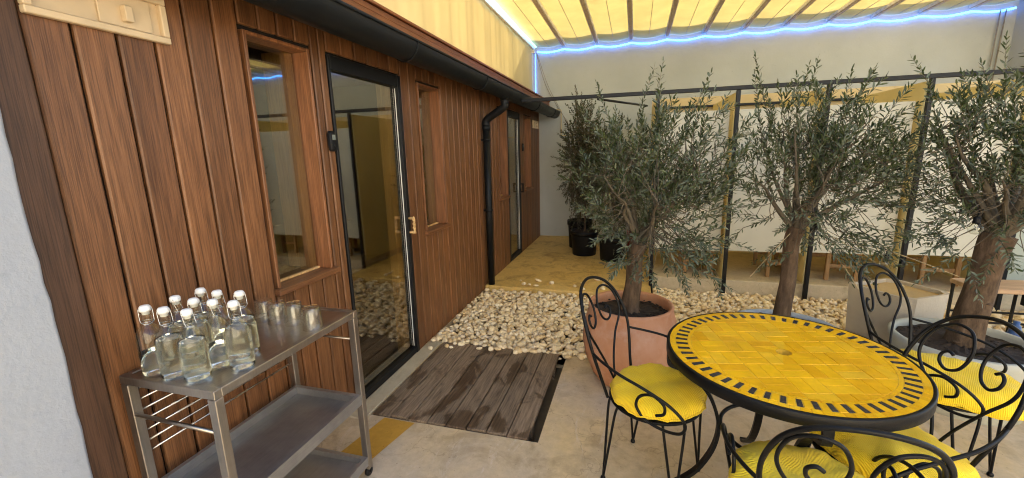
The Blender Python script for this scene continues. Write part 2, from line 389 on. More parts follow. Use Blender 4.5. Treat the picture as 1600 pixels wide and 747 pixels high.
# ------------------------------------------------------------------ setting: ground, platform, plinth
FX = -1.684
g = MB()
xs = [-60, FX-2.3, FX, -1.56, -.475, 5.2, 60]; ys = [-60, 2.04, 3.112, 4.98, 8.2, 60]
for i in range(len(xs)-1):
    for j in range(len(ys)-1):
        x0, x1, y0, y1 = xs[i], xs[i+1], ys[j], ys[j+1]
        pit = (x0 >= -1.57 and x1 <= -.47 and y0 >= 2 and y1 <= 3.12)
        bed = (x0 >= FX-.01 and x1 <= 5.3 and y0 >= 3.1 and y1 <= 5)
        if not (pit or bed): g.add([(x0, y0, 0), (x1, y0, 0), (x1, y1, 0), (x0, y1, 0)], [(0, 1, 2, 3)])
def well(x0, x1, y0, y1, d):
    g.add([(x0, y0, 0), (x1, y0, 0), (x1, y1, 0), (x0, y1, 0), (x0, y0, -d), (x1, y0, -d), (x1, y1, -d), (x0, y1, -d)],
          [(0, 4, 5, 1), (1, 5, 6, 2), (2, 6, 7, 3), (3, 7, 4, 0)], 0); g.add([(x0, y0, -d), (x1, y0, -d), (x1, y1, -d), (x0, y1, -d)], [(0, 1, 2, 3)], 1)
well(-1.56, -.475, 2.04, 3.112, .12); well(FX, 5.2, 3.112, 4.98, .09)
tag(g.build('ground', ['floor', 'gravel_bed']), kind='structure')
p = MB(); p.box(FX, .215, 4.56, 7.72, -.08, .05, .006)
tag(p.build('platform', 'platform'), kind='structure')
p = MB(); p.box(.216, 4.25, 4.985, 7.72, -.08, .152, .01)
tag(p.build('plinth', 'plinth'), kind='structure')
p = MB(); p.box(FX+.002, -1.565, 1.98, 3.10, -.02, .006, .004)
tag(p.build('threshold_strip', 'threshold'), kind='structure')
p = MB(); p.add([(-1.53, 1.60, .004), (-1.33, 1.60, .004), (-1.24, 2.025, .004), (-1.45, 2.03, .004)], [(0, 1, 2, 3)])  # patch of yellow light from the awning, painted as a flat quad
tag(p.build('painted_light_patch', 'ochre_light'), kind='structure')

# ------------------------------------------------------------------ walls
def wallthing(name, label, mat, boxes, b=.0):
    w = MB()
    for q in boxes: w.box(*q, b)
    return tag(w.build(name, mat), label, 'wall')
# left wall with an uneven plaster edge
w = MB(); n = 60; vs = []; fs = []
for k in range(n+1):
    z = 3.6*k/n; e = .765+.002*math.sin(z*7.3)+random.uniform(-.0022, .0022)
    vs += [(-1.655, -5, z), (-1.655, e-.012, z), (-1.662, e-.002, z), (-1.70, e, z), (-1.95, e, z)]
for k in range(n):
    for q in range(4): fs.append((k*5+q, k*5+q+1, k*5+q+6, k*5+q+5))
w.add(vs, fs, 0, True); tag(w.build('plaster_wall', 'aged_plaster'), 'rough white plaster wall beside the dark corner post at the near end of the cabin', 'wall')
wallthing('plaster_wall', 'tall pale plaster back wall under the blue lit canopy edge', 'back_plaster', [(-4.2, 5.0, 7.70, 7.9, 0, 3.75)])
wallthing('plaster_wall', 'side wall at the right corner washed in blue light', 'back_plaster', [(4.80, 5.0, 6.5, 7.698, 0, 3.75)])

wallthing('plaster_wall', 'added cream wall behind the viewer bouncing sunlight into the yard', 'bounce_plaster', [(-1.60, 6.0, -3.2, -3.0, 0, 3.6)])  # unseen wall, added to throw sunlight back onto surfaces facing the camera
wallthing('plaster_wall', 'added cream wall on the right behind the viewer bouncing sunlight as fill', 'bounce_plaster', [(5.6, 5.8, -2.99, 1.6, 0, 3.6)])  # second unseen wall, added for bounce fill from the right

# ------------------------------------------------------------------ canopy
def cz(y): return 3.36+.018*(7.66-y)
BX = [-1.74]+[-1.235+.553*k for k in range(-0, 11)]+[4.79]
can = thing('awning', 'cream fabric canopy with battens stretched over the whole courtyard', 'awning', (0, 7.6, 3.4))
def sag(x):
    for a, b in zip(BX[:-1], BX[1:]):
        if a <= x <= b: u = (x-a)/(b-a); return -.042*math.sin(math.pi*u)*min(1, (b-a)/.55)
    return 0
c = MB(); X = np.linspace(-1.74, 4.79, 170); Y = np.linspace(2.2, 7.68, 24); vs = []; fs = []
for y in Y:
    for x in X: vs.append((x, y-7.6, cz(y)+.05+sag(x)-3.4))
nx = len(X)
for j in range(len(Y)-1):
    for i in range(nx-1): fs.append((j*nx+i, j*nx+i+1, (j+1)*nx+i+1, (j+1)*nx+i))
c.add(vs, fs, 0, True); c.build('canopy_cloth', 'canopy', can)
for x in BX[1:-1]:
    b = MB()
    def bar(dx0, dx1, dz0, dz1, mi):
        b.add([(x+a, y-7.6, cz(y)+d-3.4) for y in (2.2, 7.67) for (a, d) in ((dx0, dz0), (dx1, dz0), (dx1, dz1), (dx0, dz1))],
              [(0, 1, 2, 3)[::-1], (4, 5, 6, 7), (0, 4, 5, 1)[::-1], (1, 5, 6, 2)[::-1], (2, 6, 7, 3)[::-1], (3, 7, 4, 0)[::-1]], mi)
    bar(-.022, .022, -.012, .028, 0); bar(-.034, -.0235, .0, .045, 1); bar(.0235, .034, .0, .045, 1)
    b.build('batten', ['beam', 'beam_edge'], can)
for a, bb in zip(BX[:-1], BX[1:]):
    xm = (a+bb)/2; s_ = MB(); s_.tube([(xm, y-7.6, cz(y)+.048+sag(xm)-3.4) for y in np.linspace(2.2, 7.66, 8)], .004, 5); s_.build('seam', 'beam', can)
# led strips along the canopy edge
l = MB(); l.tube([(x, 7.668, cz(7.66)-.045+.8*sag(x)) for x in np.linspace(-1.70, 4.76, 150)], .0125, 8)
tag(l.build('led_strip', 'led_blue'), 'wavy glowing blue light strip along the top of the back wall', 'light strip')
rail = thing('led_rail', 'pale metal rail with an ice white light tube over the cabin roof', 'light strip', (-1.755, 2, 3.4))
b = MB(); b.box(-.05, .012, -3, 5.6, -.045, .0, .006); b.box(.012, .03, -3, 5.6, -.075, -.055, .004); b.box(-.05, .03, 5.58, 5.64, -.12, .01, .008); b.build('rail', 'beam_edge', rail)
b = MB(); b.tube([(.05, -3, -.03), (.05, 5.58, -.03)], .015, 8); b.build('light_tube', 'led_ice', rail)
b = MB(); b.tube([(-1.735, 7.675, 2.5), (-1.735, 7.675, 3.28)], .004, 6)
tag(b.build('led_strip', 'led_blue'), 'short vertical blue light strip in the corner above the cabin', 'light strip')
# side screen above the roof
c = MB(); vs = []; fs = []; ny, nz = 120, 8
for j in range(ny+1):
    y = -1+8.69*j/ny
    for k in range(nz+1):
        z = 2.40+.985*k/nz; vs.append((-1.785+.010*math.sin(y*9+.6*z)*math.sin(y*2.3)+.006*math.sin(y*31), y, z))
for j in range(ny):
    for k in range(nz): q = j*(nz+1)+k; fs.append((q, q+nz+1, q+nz+2, q+1))
c.add(vs, fs, 0, True); tag(c.build('side_screen', 'screen_cloth'), 'creased cream fabric side screen rising behind the cabin roof', 'screen')
b = MB(); b.tube(smooth_path([(-1.70, 7.60, 3.27), (-1.55, 7.62, 2.75), (-1.33, 7.66, 2.35), (-1.16, 7.66, 2.1)], 5), .005, 5); b.tube(smooth_path([(-1.69, 7.60, 3.27), (-1.50, 7.62, 2.72), (-1.30, 7.66, 2.33), (-1.12, 7.66, 1.95)], 5), .004, 5)
tag(b.build('cable', 'cable'), 'pair of thin cables slanting down the wall from the canopy corner', 'cable')
b = MB(); b.tube([(4.60, 7.66, 3.3), (4.60, 7.66, 2.1)], .008, 5); b.tube([(4.66, 7.66, 3.3), (4.65, 7.66, 2.1)], .008, 5)
tag(b.build('cable', 'cable'), 'two pale cords hanging down at the right end of the back wall', 'cable')
b = MB(); b.tube([(-1.38, 7.68, 2.33), (-1.30, 7.68, 2.33), (-1.285, 7.68, 2.31), (-1.285, 7.68, 1.88), (-1.0, 7.68, 1.87)], .010, 6)
tag(b.build('conduit', 'tan_board'), 'thin tan conduit on the back wall near the gutter end', 'conduit')

# ------------------------------------------------------------------ cabin
cab = thing('wooden_cabin', 'long reddish brown plank clad sauna cabin with black framed glass doors', 'cabin', (FX, 4.2, 0))
OY = 4.2
class CB(MB):
    def build(s, name, mats, parent=cab):
        off = (FX, OY, 0)
        s.v = [(a-FX, b_-OY, c_) for a, b_, c_ in s.v]
        return MB.build(s, name, mats, parent)
HT = 2.42
pl = CB()
def planks(y0, y1, z0, z1, pitch=.122):
    k = max(1, round((y1-y0)/pitch)); w_ = (y1-y0)/k
    for i in range(k):
        dx = random.uniform(-.0015, .0015)
        pl.box(FX-.022, FX+dx, y0+i*w_+.005, y0+(i+1)*w_-.005, z0, z1, .0055)
planks(.858, 1.585, 0.0, HT)
planks(1.585, 2.02, 0.0, .935); planks(1.585, 2.02, 2.185, HT)
planks(2.02, 2.14, 0, HT, .06)
planks(2.14, 2.92, 2.185, HT)
planks(2.92, 3.165, 0, HT)
planks(3.165, 3.60, 0, .935); planks(3.165, 3.60, 2.185, HT)
planks(3.60, 5.235, 0.0, HT)
planks(5.235, 5.635, .0, .985); planks(5.235, 5.635, 2.185, HT)
planks(5.635, 5.67, 0, HT, .035); planks(5.67, 6.30, 2.185, HT)
planks(6.30, 6.56, 0, HT); planks(6.56, 7.03, 0, .985); planks(6.56, 7.03, 2.185, HT)
planks(7.03, 7.69, 0, HT)
pl.build('cladding', 'cladding')
bk = CB()
for (y0, y1, z0, z1) in [(.80, 1.60, 0, HT), (1.60, 2.0, 0, .94), (1.60, 2.0, 2.16, HT), (2.0, 2.145, 0, HT), (2.145, 2.915, 2.175, HT), (2.915, 3.18, 0, HT), (3.18, 3.585, 0, .94), (3.18, 3.585, 2.16, HT),
                         (3.585, 5.25, 0, HT), (5.25, 5.62, 0, .99), (5.25, 5.62, 2.16, HT), (5.62, 5.675, 0, HT), (5.675, 6.295, 2.175, HT), (6.295, 6.575, 0, HT), (6.575, 7.015, 0, .99), (6.575, 7.015, 2.16, HT), (7.015, 7.695, 0, HT)]:
    bk.box(FX-.13, FX-.024, y0, y1, z0, z1)
bk.build('wall_core', 'back')
b = CB(); b.box(FX-.1, FX+.014, .735, .852, 0, HT, .006); b.build('corner_post', 'post_dark')
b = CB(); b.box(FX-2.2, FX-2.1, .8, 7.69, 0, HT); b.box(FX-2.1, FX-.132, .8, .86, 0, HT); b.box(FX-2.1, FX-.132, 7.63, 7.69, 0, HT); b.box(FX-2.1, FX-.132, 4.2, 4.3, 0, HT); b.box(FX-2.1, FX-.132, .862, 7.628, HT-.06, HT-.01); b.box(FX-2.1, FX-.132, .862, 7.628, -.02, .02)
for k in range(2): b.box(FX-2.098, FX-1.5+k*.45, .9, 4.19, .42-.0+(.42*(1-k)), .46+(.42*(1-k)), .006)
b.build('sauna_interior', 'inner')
def window(y0, y1, z0, z1, d=.085):
    f = CB()
    f.box(FX-d-.04, FX+.004, y0, y0+.018, z0, z1, .003); f.box(FX-d-.04, FX+.004, y1-.018, y1, z0, z1, .003)
    f.box(FX-d-.04, FX+.003, y0+.019, y1-.019, z1-.018, z1, .003)
    fr = f.build('window', 'trim')
    s = CB(); s.box(FX-d-.04, FX+.03, y0-.02, y1+.03, z0-.032, z0-.001, .004); s.build('sill', 'trim_h', fr)
    q = CB(); a, b2 = y0+.019, y1-.019
    q.box(FX-d-.08, FX-d-.010, b2-.055, b2-.001, z0, z1-.019, .003); q.box(FX-d-.0095, FX-d+.012, a+.001, b2-.001, z0, z0+.012, .003)
    q.box(FX-.30, FX-.135, b2+.0, b2+.03, z0, z1, .003)
    q.build('sash', 'pine', fr)
    q = CB(); q.box(FX-d-.008, FX-d-.002, a-.002, b2+.002, z0+.010, z1-.015); q.build('pane', 'pane', fr)
window(1.60, 2.005, .967, 2.165); window(3.18, 3.59, .967, 2.165); window(5.25, 5.625, 1.02, 2.165); window(6.575, 7.02, 1.02, 2.165)
def door(y0, y1, zb):
    f = CB(); w_ = .042
    f.box(FX-.06, FX+.004, y0, y0+.02, zb, 2.17, .003); f.box(FX-.06, FX+.008, y1-w_, y1, zb, 2.17, .003)
    f.box(FX-.06, FX+.003, y0+.021, y1-w_-.001, 2.09, 2.17, .003); f.box(FX-.06, FX+.003, y0+.021, y1-w_-.001, zb, zb+.05, .003)
    dr = f.build('door', 'black_metal')
    q = CB(); q.box(FX-.035, FX-.027, y0+.017, y1-w_+.004, zb+.046, 2.094); q.build('pane', 'pane', dr)
    q = CB(); q.box(FX-.022, FX-.016, y1-w_-.0030, y1-w_-.001, zb+.06, 2.08); q.build('seal', 'white_plastic', dr)
    q = CB(); q.box(FX-.13, FX-.062, y1-.115, y1-.035, .02, 2.17, .004); q.build('jamb', 'pine', dr)
    return dr
d1 = door(2.143, 2.915, .004)
h = CB(); yh = 2.893
h.tube([(FX+.05+.005*math.sin(k*2.1), yh+.005*math.cos(k*2.1), 1.005+.125*k/24) for k in range(25)], [.0095+.0025*math.sin(k*1.05) for k in range(25)], 10)
for z in (1.012, 1.122): h.tube([(FX+.008, yh, z), (FX+.05, yh, z)], .011, 8)
h.build('handle', 'pine', d1)
d2 = door(5.672, 6.298, .052)
h = CB(); h.tube([(FX+.045, 6.275, 1.0), (FX+.045, 6.275, 1.14)], .012, 8); h.tube([(FX+.008, 6.275, 1.01), (FX+.045, 6.275, 1.01)], .009, 8); h.tube([(FX+.008, 6.275, 1.13), (FX+.045, 6.275, 1.13)], .009, 8); h.build('handle', 'black_metal', d2)
# roof, fascia, gutter, downpipe
b = CB(); b.box(-3.95, -1.497, .2, 7.695, 2.425, 2.462, .004); b.box(-1.58, -1.482, .2, 7.695, 2.464, 2.484, .003); b.build('roof', 'fascia')
b = CB(); b.box(-1.522, -1.492, .2, 7.69, 2.26, 2.4245, .003); b.build('fascia', 'fascia')
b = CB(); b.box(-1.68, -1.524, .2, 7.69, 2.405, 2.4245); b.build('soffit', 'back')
GX, GZ, GR = -1.393, 2.262, .093
b = CB(); n = 20; vs = []; fs = []
for y in (.1, 7.66):
    for k in range(n+1):
        a = math.pi*(1+k/n)-.0; vs.append((GX+GR*math.cos(a), y, GZ+.02+GR*1.15*math.sin(a)*1.0))
    for k in range(n+1):
        a = math.pi*(2-k/n); vs.append((GX+(GR-.006)*math.cos(a), y, GZ+.02+(GR-.006)*1.15*math.sin(a)))
q = 2*n+2
for k in range(q): fs.append((k, (k+1) % q, q+(k+1) % q, q+k))
b.add(vs, fs, 0, True); b.tube([(GX+GR, .1, GZ+.022), (GX+GR, 7.66, GZ+.022)], .009, 8)
b.add([(GX+GR*math.cos(math.pi*(1+k/n)), 7.66, GZ+.02+GR*1.15*math.sin(math.pi*(1+k/n))) for k in range(n+1)], [tuple(range(n+1))])
gut = b.build('gutter', 'gutter')
for y in (1.2, 2.5, 3.8, 6.0, 7.2):
    b = CB(); b.tube([(GX+(GR+.004)*math.cos(a), y, GZ+.02+(GR+.004)*1.15*math.sin(a)) for a in np.linspace(math.pi, 2*math.pi, 14)], .0045, 5); b.build('bracket', 'gutter', gut)
b = CB(); PX, PY = -1.622, 4.62
b.tube(smooth_path([(GX, 4.60, 2.20), (GX, 4.60, 2.13), (GX-.012, 4.602, 2.09), (-1.585, 4.617, 1.985), (PX, PY, 1.94), (PX, PY, 1.86)], 6), .043, 14)
b.tube([(PX, PY, 1.9), (PX, PY, -.02)], .040, 14)
b.tube([(GX, 4.60, 2.16), (GX, 4.60, 2.24)], .050, 14)
for z in (1.88,): b.tube([(PX, PY, z-.03), (PX, PY, z+.03)], .046, 14)
pipe = b.build('downpipe', 'gutter')
for z in (.95, 1.75):
    b = CB(); b.tube([(PX, PY, z-.012), (PX, PY, z+.012)], .0455, 14); b.box(FX, PX-.03, PY-.012, PY+.012, z-.01, z+.01); b.build('bracket', 'gutter', pipe)
# sliding vents (fixed to the facade)
def vent(y0, y1, z0, z1):
    b = CB(); w_ = .022
    b.box(FX+.002, FX+.026, y0, y1, z0, z0+w_, .003); b.box(FX+.002, FX+.026, y0, y1, z1-w_, z1, .003); b.box(FX+.002, FX+.0255, y0, y0+w_, z0+w_+.0005, z1-w_-.0005, .003); b.box(FX+.002, FX+.0255, y1-w_, y1, z0+w_+.0005, z1-w_-.0005, .003)
    b.box(FX+.002, FX+.006, y0+w_, y1-w_, z0+w_, z1-w_)
    v = b.build('vent', 'pale_pine')
    q = CB(); ym = y0+.47*(y1-y0); q.box(FX+.008, FX+.0155, ym, y1-w_-.03, z0+w_+.003, z1-w_-.003, .002); q.build('slider', 'pale_pine', v)
    q = CB(); yk = ym+.40*(y1-w_-.03-ym); q.box(FX+.016, FX+.04, yk, yk+.024, (z0+z1)/2-.025-.01, (z0+z1)/2+.025-.01, .002); q.build('knob', 'pale_pine', v)
vent(.862, 1.262, 2.022, 2.175); vent(7.13, 7.52, 2.0, 2.13)
# thermometers hanging on the boards
def thermo(y, z, label):
    t = thing('thermometer', label, 'thermometer', (FX+.004, y, z), 0, 'thermometers beside the cabin doors')
    b = MB(); poly = []
    for k in range(28):
        a = 2*math.pi*k/28; ca, sa = math.cos(a), math.sin(a)
        poly.append((.027*math.copysign(abs(ca)**.6, ca), .058*math.copysign(abs(sa)**.55, sa)))
    n = len(poly); rings = [(1, .0), (1, .014), (.9, .021), (.7, .023)]
    vs = [(x, py*s_, pz*s_) for s_, x in rings for py, pz in poly]
    fs = [(i*n+k, i*n+(k+1) % n, (i+1)*n+(k+1) % n, (i+1)*n+k) for i in range(3) for k in range(n)]+[tuple(3*n+k for k in range(n))]
    b.add(vs, fs, 0, True); b.build('body', 'black_plastic', t)
    b = MB(); b.box(.023, .0245, -.013, .013, .008, .036, .0); b.build('screen', 'screen', t)
    b = MB(); b.tube([(.020, 0, -.025), (.0262, 0, -.025)], .008, 14); b.build('button', 'black_metal', t)
    return t
thermo(2.097, 1.69, 'black digital thermometer left of the nearest glass door')
thermo(6.43, 1.68, 'small dark thermometer beside the farther glass door')

# ------------------------------------------------------------------ pergola frame with cubicles
FY = 4.95
fr = thing('cubicle_row', 'black steel framed row of changing cubicles with white doors', 'changing cubicles', (1.8, FY, 0))
class FB(MB):
    def build(s, name, mats, parent=fr):
        s.v = [(a-1.8, b_-FY, c_) for a, b_, c_ in s.v]; return MB.build(s, name, mats, parent)
PXS = [.215, .985, 1.775, 2.575, 3.37, 4.17]
for i, x in enumerate(PXS):
    b = FB(); b.box(x-.019, x+.019, FY-.019, FY+.019, -.08 if i else -.05, 2.166, .003); b.build('post', 'black_metal')
b = FB(); b.box(-1.29, 4.78, FY-.02, FY+.02, 2.168, 2.208, .003); b.build('top_rail', 'black_metal')
b = FB(); b.tube([(-.42, FY+.02, 2.16), (.13, 6.30, 2.185)], .014, 6); b.build('brace', 'black_metal')
b = FB(); b.box(.2, 4.18, 6.35, 6.38, 2.13, 2.16, .003); b.build('back_rail', 'black_metal')
for x in PXS:
    b = FB(); b.add([(x+dx, y, z) for dx in (-.018, .018) for (y, z) in ((FY+.045, .153), (6.34, .153), (6.34, 2.15), (FY+.045, 2.15))],
                    [(0, 1, 2, 3), (4, 5, 6, 7)[::-1], (0, 3, 7, 4), (3, 2, 6, 7), (2, 1, 5, 6)]); b.build('partition', 'ochre_board')
b = FB(); b.box(.2, 4.19, 6.40, 6.43, .153, 2.05); b.build('back_board', 'ochre_board')
b = FB(); b.box(.2, 4.19, 6.395, 6.435, 2.052, 2.27, .003); b.build('back_header', 'tan_board')
for i, (a, c_) in enumerate(zip(PXS[:-1], PXS[1:])):
    b = FB(); lo = .46+.012*i if i < 4 else .17
    b.box(a+.035, c_-.045, FY+.10, FY+.125, lo, 1.985, .004); d = b.build('door_panel', 'white_panel' if i < 4 else 'grey_panel')
    if i == 4: d['label'] = 'grey green door panel reaching lower than the white ones'
# stools
def stool(x0, x1, label):
    y0, y1, z = 5.18, 5.75, .152
    st = thing('wooden_stool', label, 'stool', ((x0+x1)/2, (y0+y1)/2, z), 0, 'wooden stools inside the cubicles')
    hx, hy = (x1-x0)/2, (y1-y0)/2
    b = MB(); b.box(-hx, hx, -hy, hy, .43, .46, .006); b.build('seat', 'stool', st)
    for sx in (-1, 1):
        for sy in (-1, 1):
            b = MB(); b.box(sx*(hx-.025)-.02, sx*(hx-.025)+.02, sy*(hy-.025)-.02, sy*(hy-.025)+.02, 0, .429, .004); b.build('leg', 'stool', st)
    for sy in (-1, 1):
        b = MB(); b.box(-hx+.046, hx-.046, sy*(hy-.03)-.011, sy*(hy-.03)+.011, .14, .18, .003); b.build('stretcher', 'stool', st)
    return st
stool(.58, .92, 'wooden stool seen below the leftmost white cubicle door')
stool(1.45, 1.73, 'wooden stool partly hidden behind the trunk of the middle olive tree')
stool(2.02, 2.34, 'wooden stool below the white door right of the middle olive tree')
stool(2.86, 3.20, 'wooden stool below the white door just left of the thick olive trunk')

# ------------------------------------------------------------------ deck and pebbles
b = MB(); x0, x1 = -1.55, -.535; k = 8
for i in range(k):
    w_ = (x1-x0)/k; j = random.uniform(-.006, .006)
    b.box(x0+i*w_+.003, x0+(i+1)*w_-.003, 2.05+j, 3.105+j*.5, -.022, .009+random.uniform(-.0015, .0015), .003)
for y in (2.2, 2.95): b.box(-1.55, -.54, y-.03, y+.03, -.118, -.023)
tag(b.build('wooden_deck', 'deck'), 'weathered grey brown plank deck with damp patches outside the near glass door', 'deck')

def ico(sub):
    bm = bmesh.new(); bmesh.ops.create_icosphere(bm, subdivisions=sub, radius=1); V = np.array([v.co[:] for v in bm.verts]); F = np.array([[v.index for v in f.verts] for f in bm.faces]); bm.free(); return V, F
IV, IF = ico(2)
pots_block = [(0, 2.90, .30), (1.08, 3.30, .36), (1.995, 3.11, .34)]
P = []
def ok(x, y):
    if x < .24 and y > 4.545: return False
    if any((x-a)**2+(y-b_)**2 < (r_-.03)**2 for a, b_, r_ in pots_block): return False
    return True
stp = .047
for lay, z in ((0, -.03), (1, .004)):
    for iy in range(int((4.965-3.13)/stp)+1):
        for ix in range(int((4.6-FX)/stp)):
            x = FX+.03+ix*stp+rng.uniform(-.018, .018)+(iy % 2)*stp/2; y = 3.135+iy*stp+rng.uniform(-.018, .018)
            if lay == 1 and rng.random() < .12: continue
            if ok(x, y) and y < 4.965: P.append((x, y, z+rng.uniform(-.012, .014)))
for _ in range(60): P.append((rng.uniform(FX+.03, 1.0), 3.10+rng.exponential(.03)*-1+.012, .014))
for _ in range(14): P.append((rng.uniform(FX+.1, -.3), 4.60+rng.exponential(.12), .062))
P = np.array(P); N = len(P)
vars_ = []
for _ in range(14):
    d = IV*1.0
    for _k in range(4):
        a = rng.normal(size=3); a /= np.linalg.norm(a); d = d+np.outer(np.sin((IV@a)*rng.uniform(1.5, 3)+rng.uniform(0, 6)), a)*rng.uniform(.05, .17)
    vars_.append(d)
vars_ = np.array(vars_)
Vs = vars_[rng.integers(0, 14, N)]
sc = np.stack([rng.uniform(.022, .036, N), rng.uniform(.018, .029, N), rng.uniform(.013, .021, N)], 1)*rng.choice([.62, .85, 1, 1.25], N, p=[.2, .3, .35, .15])[:, None]
Vs = Vs*sc[:, None, :]
az = rng.uniform(0, 6.28, N); tl = rng.normal(0, .33, N); t2 = rng.normal(0, .3, N)
def rotv(V, ax, an):
    c_, s_ = np.cos(an)[:, None], np.sin(an)[:, None]; o = V.copy(); i, j = [(1, 2), (2, 0), (0, 1)][ax]
    o[..., i] = V[..., i]*c_-V[..., j]*s_; o[..., j] = V[..., i]*s_+V[..., j]*c_; return o
Vs = rotv(rotv(rotv(Vs, 0, tl), 1, t2), 2, az)+P[:, None, :]
F = (IF[None]+(np.arange(N)*len(IV))[:, None, None]).reshape(-1, 3)
tag(np_mesh('pebbles', Vs.reshape(-1, 3), F, 'pebble', None, True), 'bed of cream and tan river pebbles around the planters', 'pebbles', None, 'stuff')

# ------------------------------------------------------------------ pots
def pot_thing(name, label, prof, mat, loc, soil_r, soil_z, group=None, bumps=True):
    t = thing(name, label, 'plant pot', loc, 0, group)
    b = MB(); b.lathe(prof, 56, cap0=True); b.build('vessel', mat, t)
    s = MB(); n = 40; rings = [soil_r*q for q in (.05, .25, .45, .65, .85, 1)]
    vs = [(0, 0, soil_z+.02)]; fs = []
    for q in rings:
        for k in range(n):
            a = 2*math.pi*k/n; vs.append((q*math.cos(a), q*math.sin(a), soil_z+.022*math.exp(-(q/soil_r)**2*3)+random.uniform(-.007, .009)))
    for k in range(n): fs.append((0, 1+k, 1+(k+1) % n))
    for i in range(5):
        for k in range(n): fs.append((1+i*n+k, 1+(i+1)*n+k, 1+(i+1)*n+(k+1) % n, 1+i*n+(k+1) % n))
    s.add(vs, fs, 0, False)
    IVs, IFs = ico(1)
    for _ in range(140):
        a = random.uniform(0, 6.28); q = soil_r*math.sqrt(random.random())*.97; z = random.uniform(.004, .013)
        s.add([(q*math.cos(a)+v[0]*z*random.uniform(.7, 1.6), q*math.sin(a)+v[1]*z, soil_z+.012+v[2]*z*.7) for v in IVs], [tuple(f_) for f_ in IFs], 0)
    s.build('soil', 'soil', t)
    return t
pot_thing('terracotta_pot', 'bulging terracotta pot with dark soil behind the scrolled chair', [(.20, 0), (.225, .005), (.26, .06), (.305, .17), (.325, .28), (.322, .36), (.302, .46), (.283, .525), (.287, .545), (.283, .556), (.268, .558), (.258, .545), (.262, .50), (.265, .45)], 'terracotta', (0, 2.90, 0), .262, .485)
pot_thing('stone_pot', 'low blue grey pot mostly hidden behind the mosaic table', [(.24, -.06), (.27, -.05), (.32, .10), (.355, .25), (.362, .28), (.365, .305), (.355, .315), (.335, .313), (.328, .29), (.325, .25)], 'bluegrey_pot', (1.08, 3.30, 0), .328, .28)
pot_thing('stone_pot', 'wide grey stone pot with dark soil under the thickest olive trunk', [(.27, -.06), (.29, -.05), (.315, .10), (.335, .28), (.342, .33), (.352, .36), (.355, .392), (.345, .402), (.325, .400), (.318, .38), (.318, .32)], 'stone_pot', (1.995, 3.11, 0), .32, .358)
b = MB(); b.box(1.19, 1.27, 3.16, 3.24, .282, .365, .008); b.lathe([(.03, .365), (.034, .37), (.03, .375)], 16, (1.23, 3.20, 0), cap1=True)
tag(b.build('plant_light', 'black_plastic'), 'small black lamp box standing in the blue grey pot', 'garden lamp')
def nursery(loc, r_, h_, label):
    t = pot_thing('nursery_pot', label, [(r_*.84, 0), (r_*.86, .004), (r_*.95, h_*.80), (r_*.955, h_*.82), (r_*1.02, h_*.83), (r_*1.03, h_*.98), (r_*1.0, h_), (r_*.95, h_*.99), (r_*.93, h_*.9)], 'black_plastic', loc, r_*.92, h_*.92, 'black plastic nursery pots')
    return t
nursery((-.71, 6.36, .05), .205, .37, 'black plastic pot standing between two others before the tall bronze shrub')
nursery((-.27, 6.08, .05), .205, .34, 'black plastic pot nearest the olive trunk in the back corner')
nursery((-.84, 6.86, .05), .20, .45, 'tallest black plastic pot rearmost in the back corner by the wall')
pot_thing('glazed_pot', 'red glazed pot half hidden behind the terracotta pot olive trunk', [(.10, 0), (.115, .01), (.15, .12), (.155, .22), (.12, .30), (.125, .33), (.105, .33), (.10, .29)], 'red_pot', (.03, 6.6, .05), .10, .28)

# ------------------------------------------------------------------ trees
def leaves_mesh(bases, dirs, ln, wd):
    n = len(bases); d = dirs/np.linalg.norm(dirs, axis=1)[:, None]
    up = rng.normal(size=(n, 3))*.55+np.array([0, 0, 1.0]); s_ = np.cross(d, up); s_ /= np.linalg.norm(s_, axis=1)[:, None]+1e-9
    nn = np.cross(s_, d)
    L = ln[:, None]; Wd = wd[:, None]
    curl = nn*L*rng.uniform(-.10, .06, (n, 1))
    v0 = bases; v1 = bases+d*L*.38+s_*Wd*.5+nn*Wd*.18; v2 = bases+d*L*.38-s_*Wd*.5+nn*Wd*.18
    v3 = bases+d*L*.74+s_*Wd*.42+nn*Wd*.12+curl*.6; v4 = bases+d*L*.74-s_*Wd*.42+nn*Wd*.12+curl*.6
    v5 = bases+d*L+curl; c1 = bases+d*L*.38; c2 = bases+d*L*.74+curl*.6
    V = np.stack([v0, v1, v2, v3, v4, v5, c1, c2], 1).reshape(-1, 3)
    fx = np.array([[0, 6, 1], [0, 2, 6], [1, 6, 7], [1, 7, 3], [6, 2, 4], [6, 4, 7], [3, 7, 5], [7, 4, 5]])
    F = (fx[None]+(np.arange(n)*8)[:, None, None]).reshape(-1, 3); return V, F

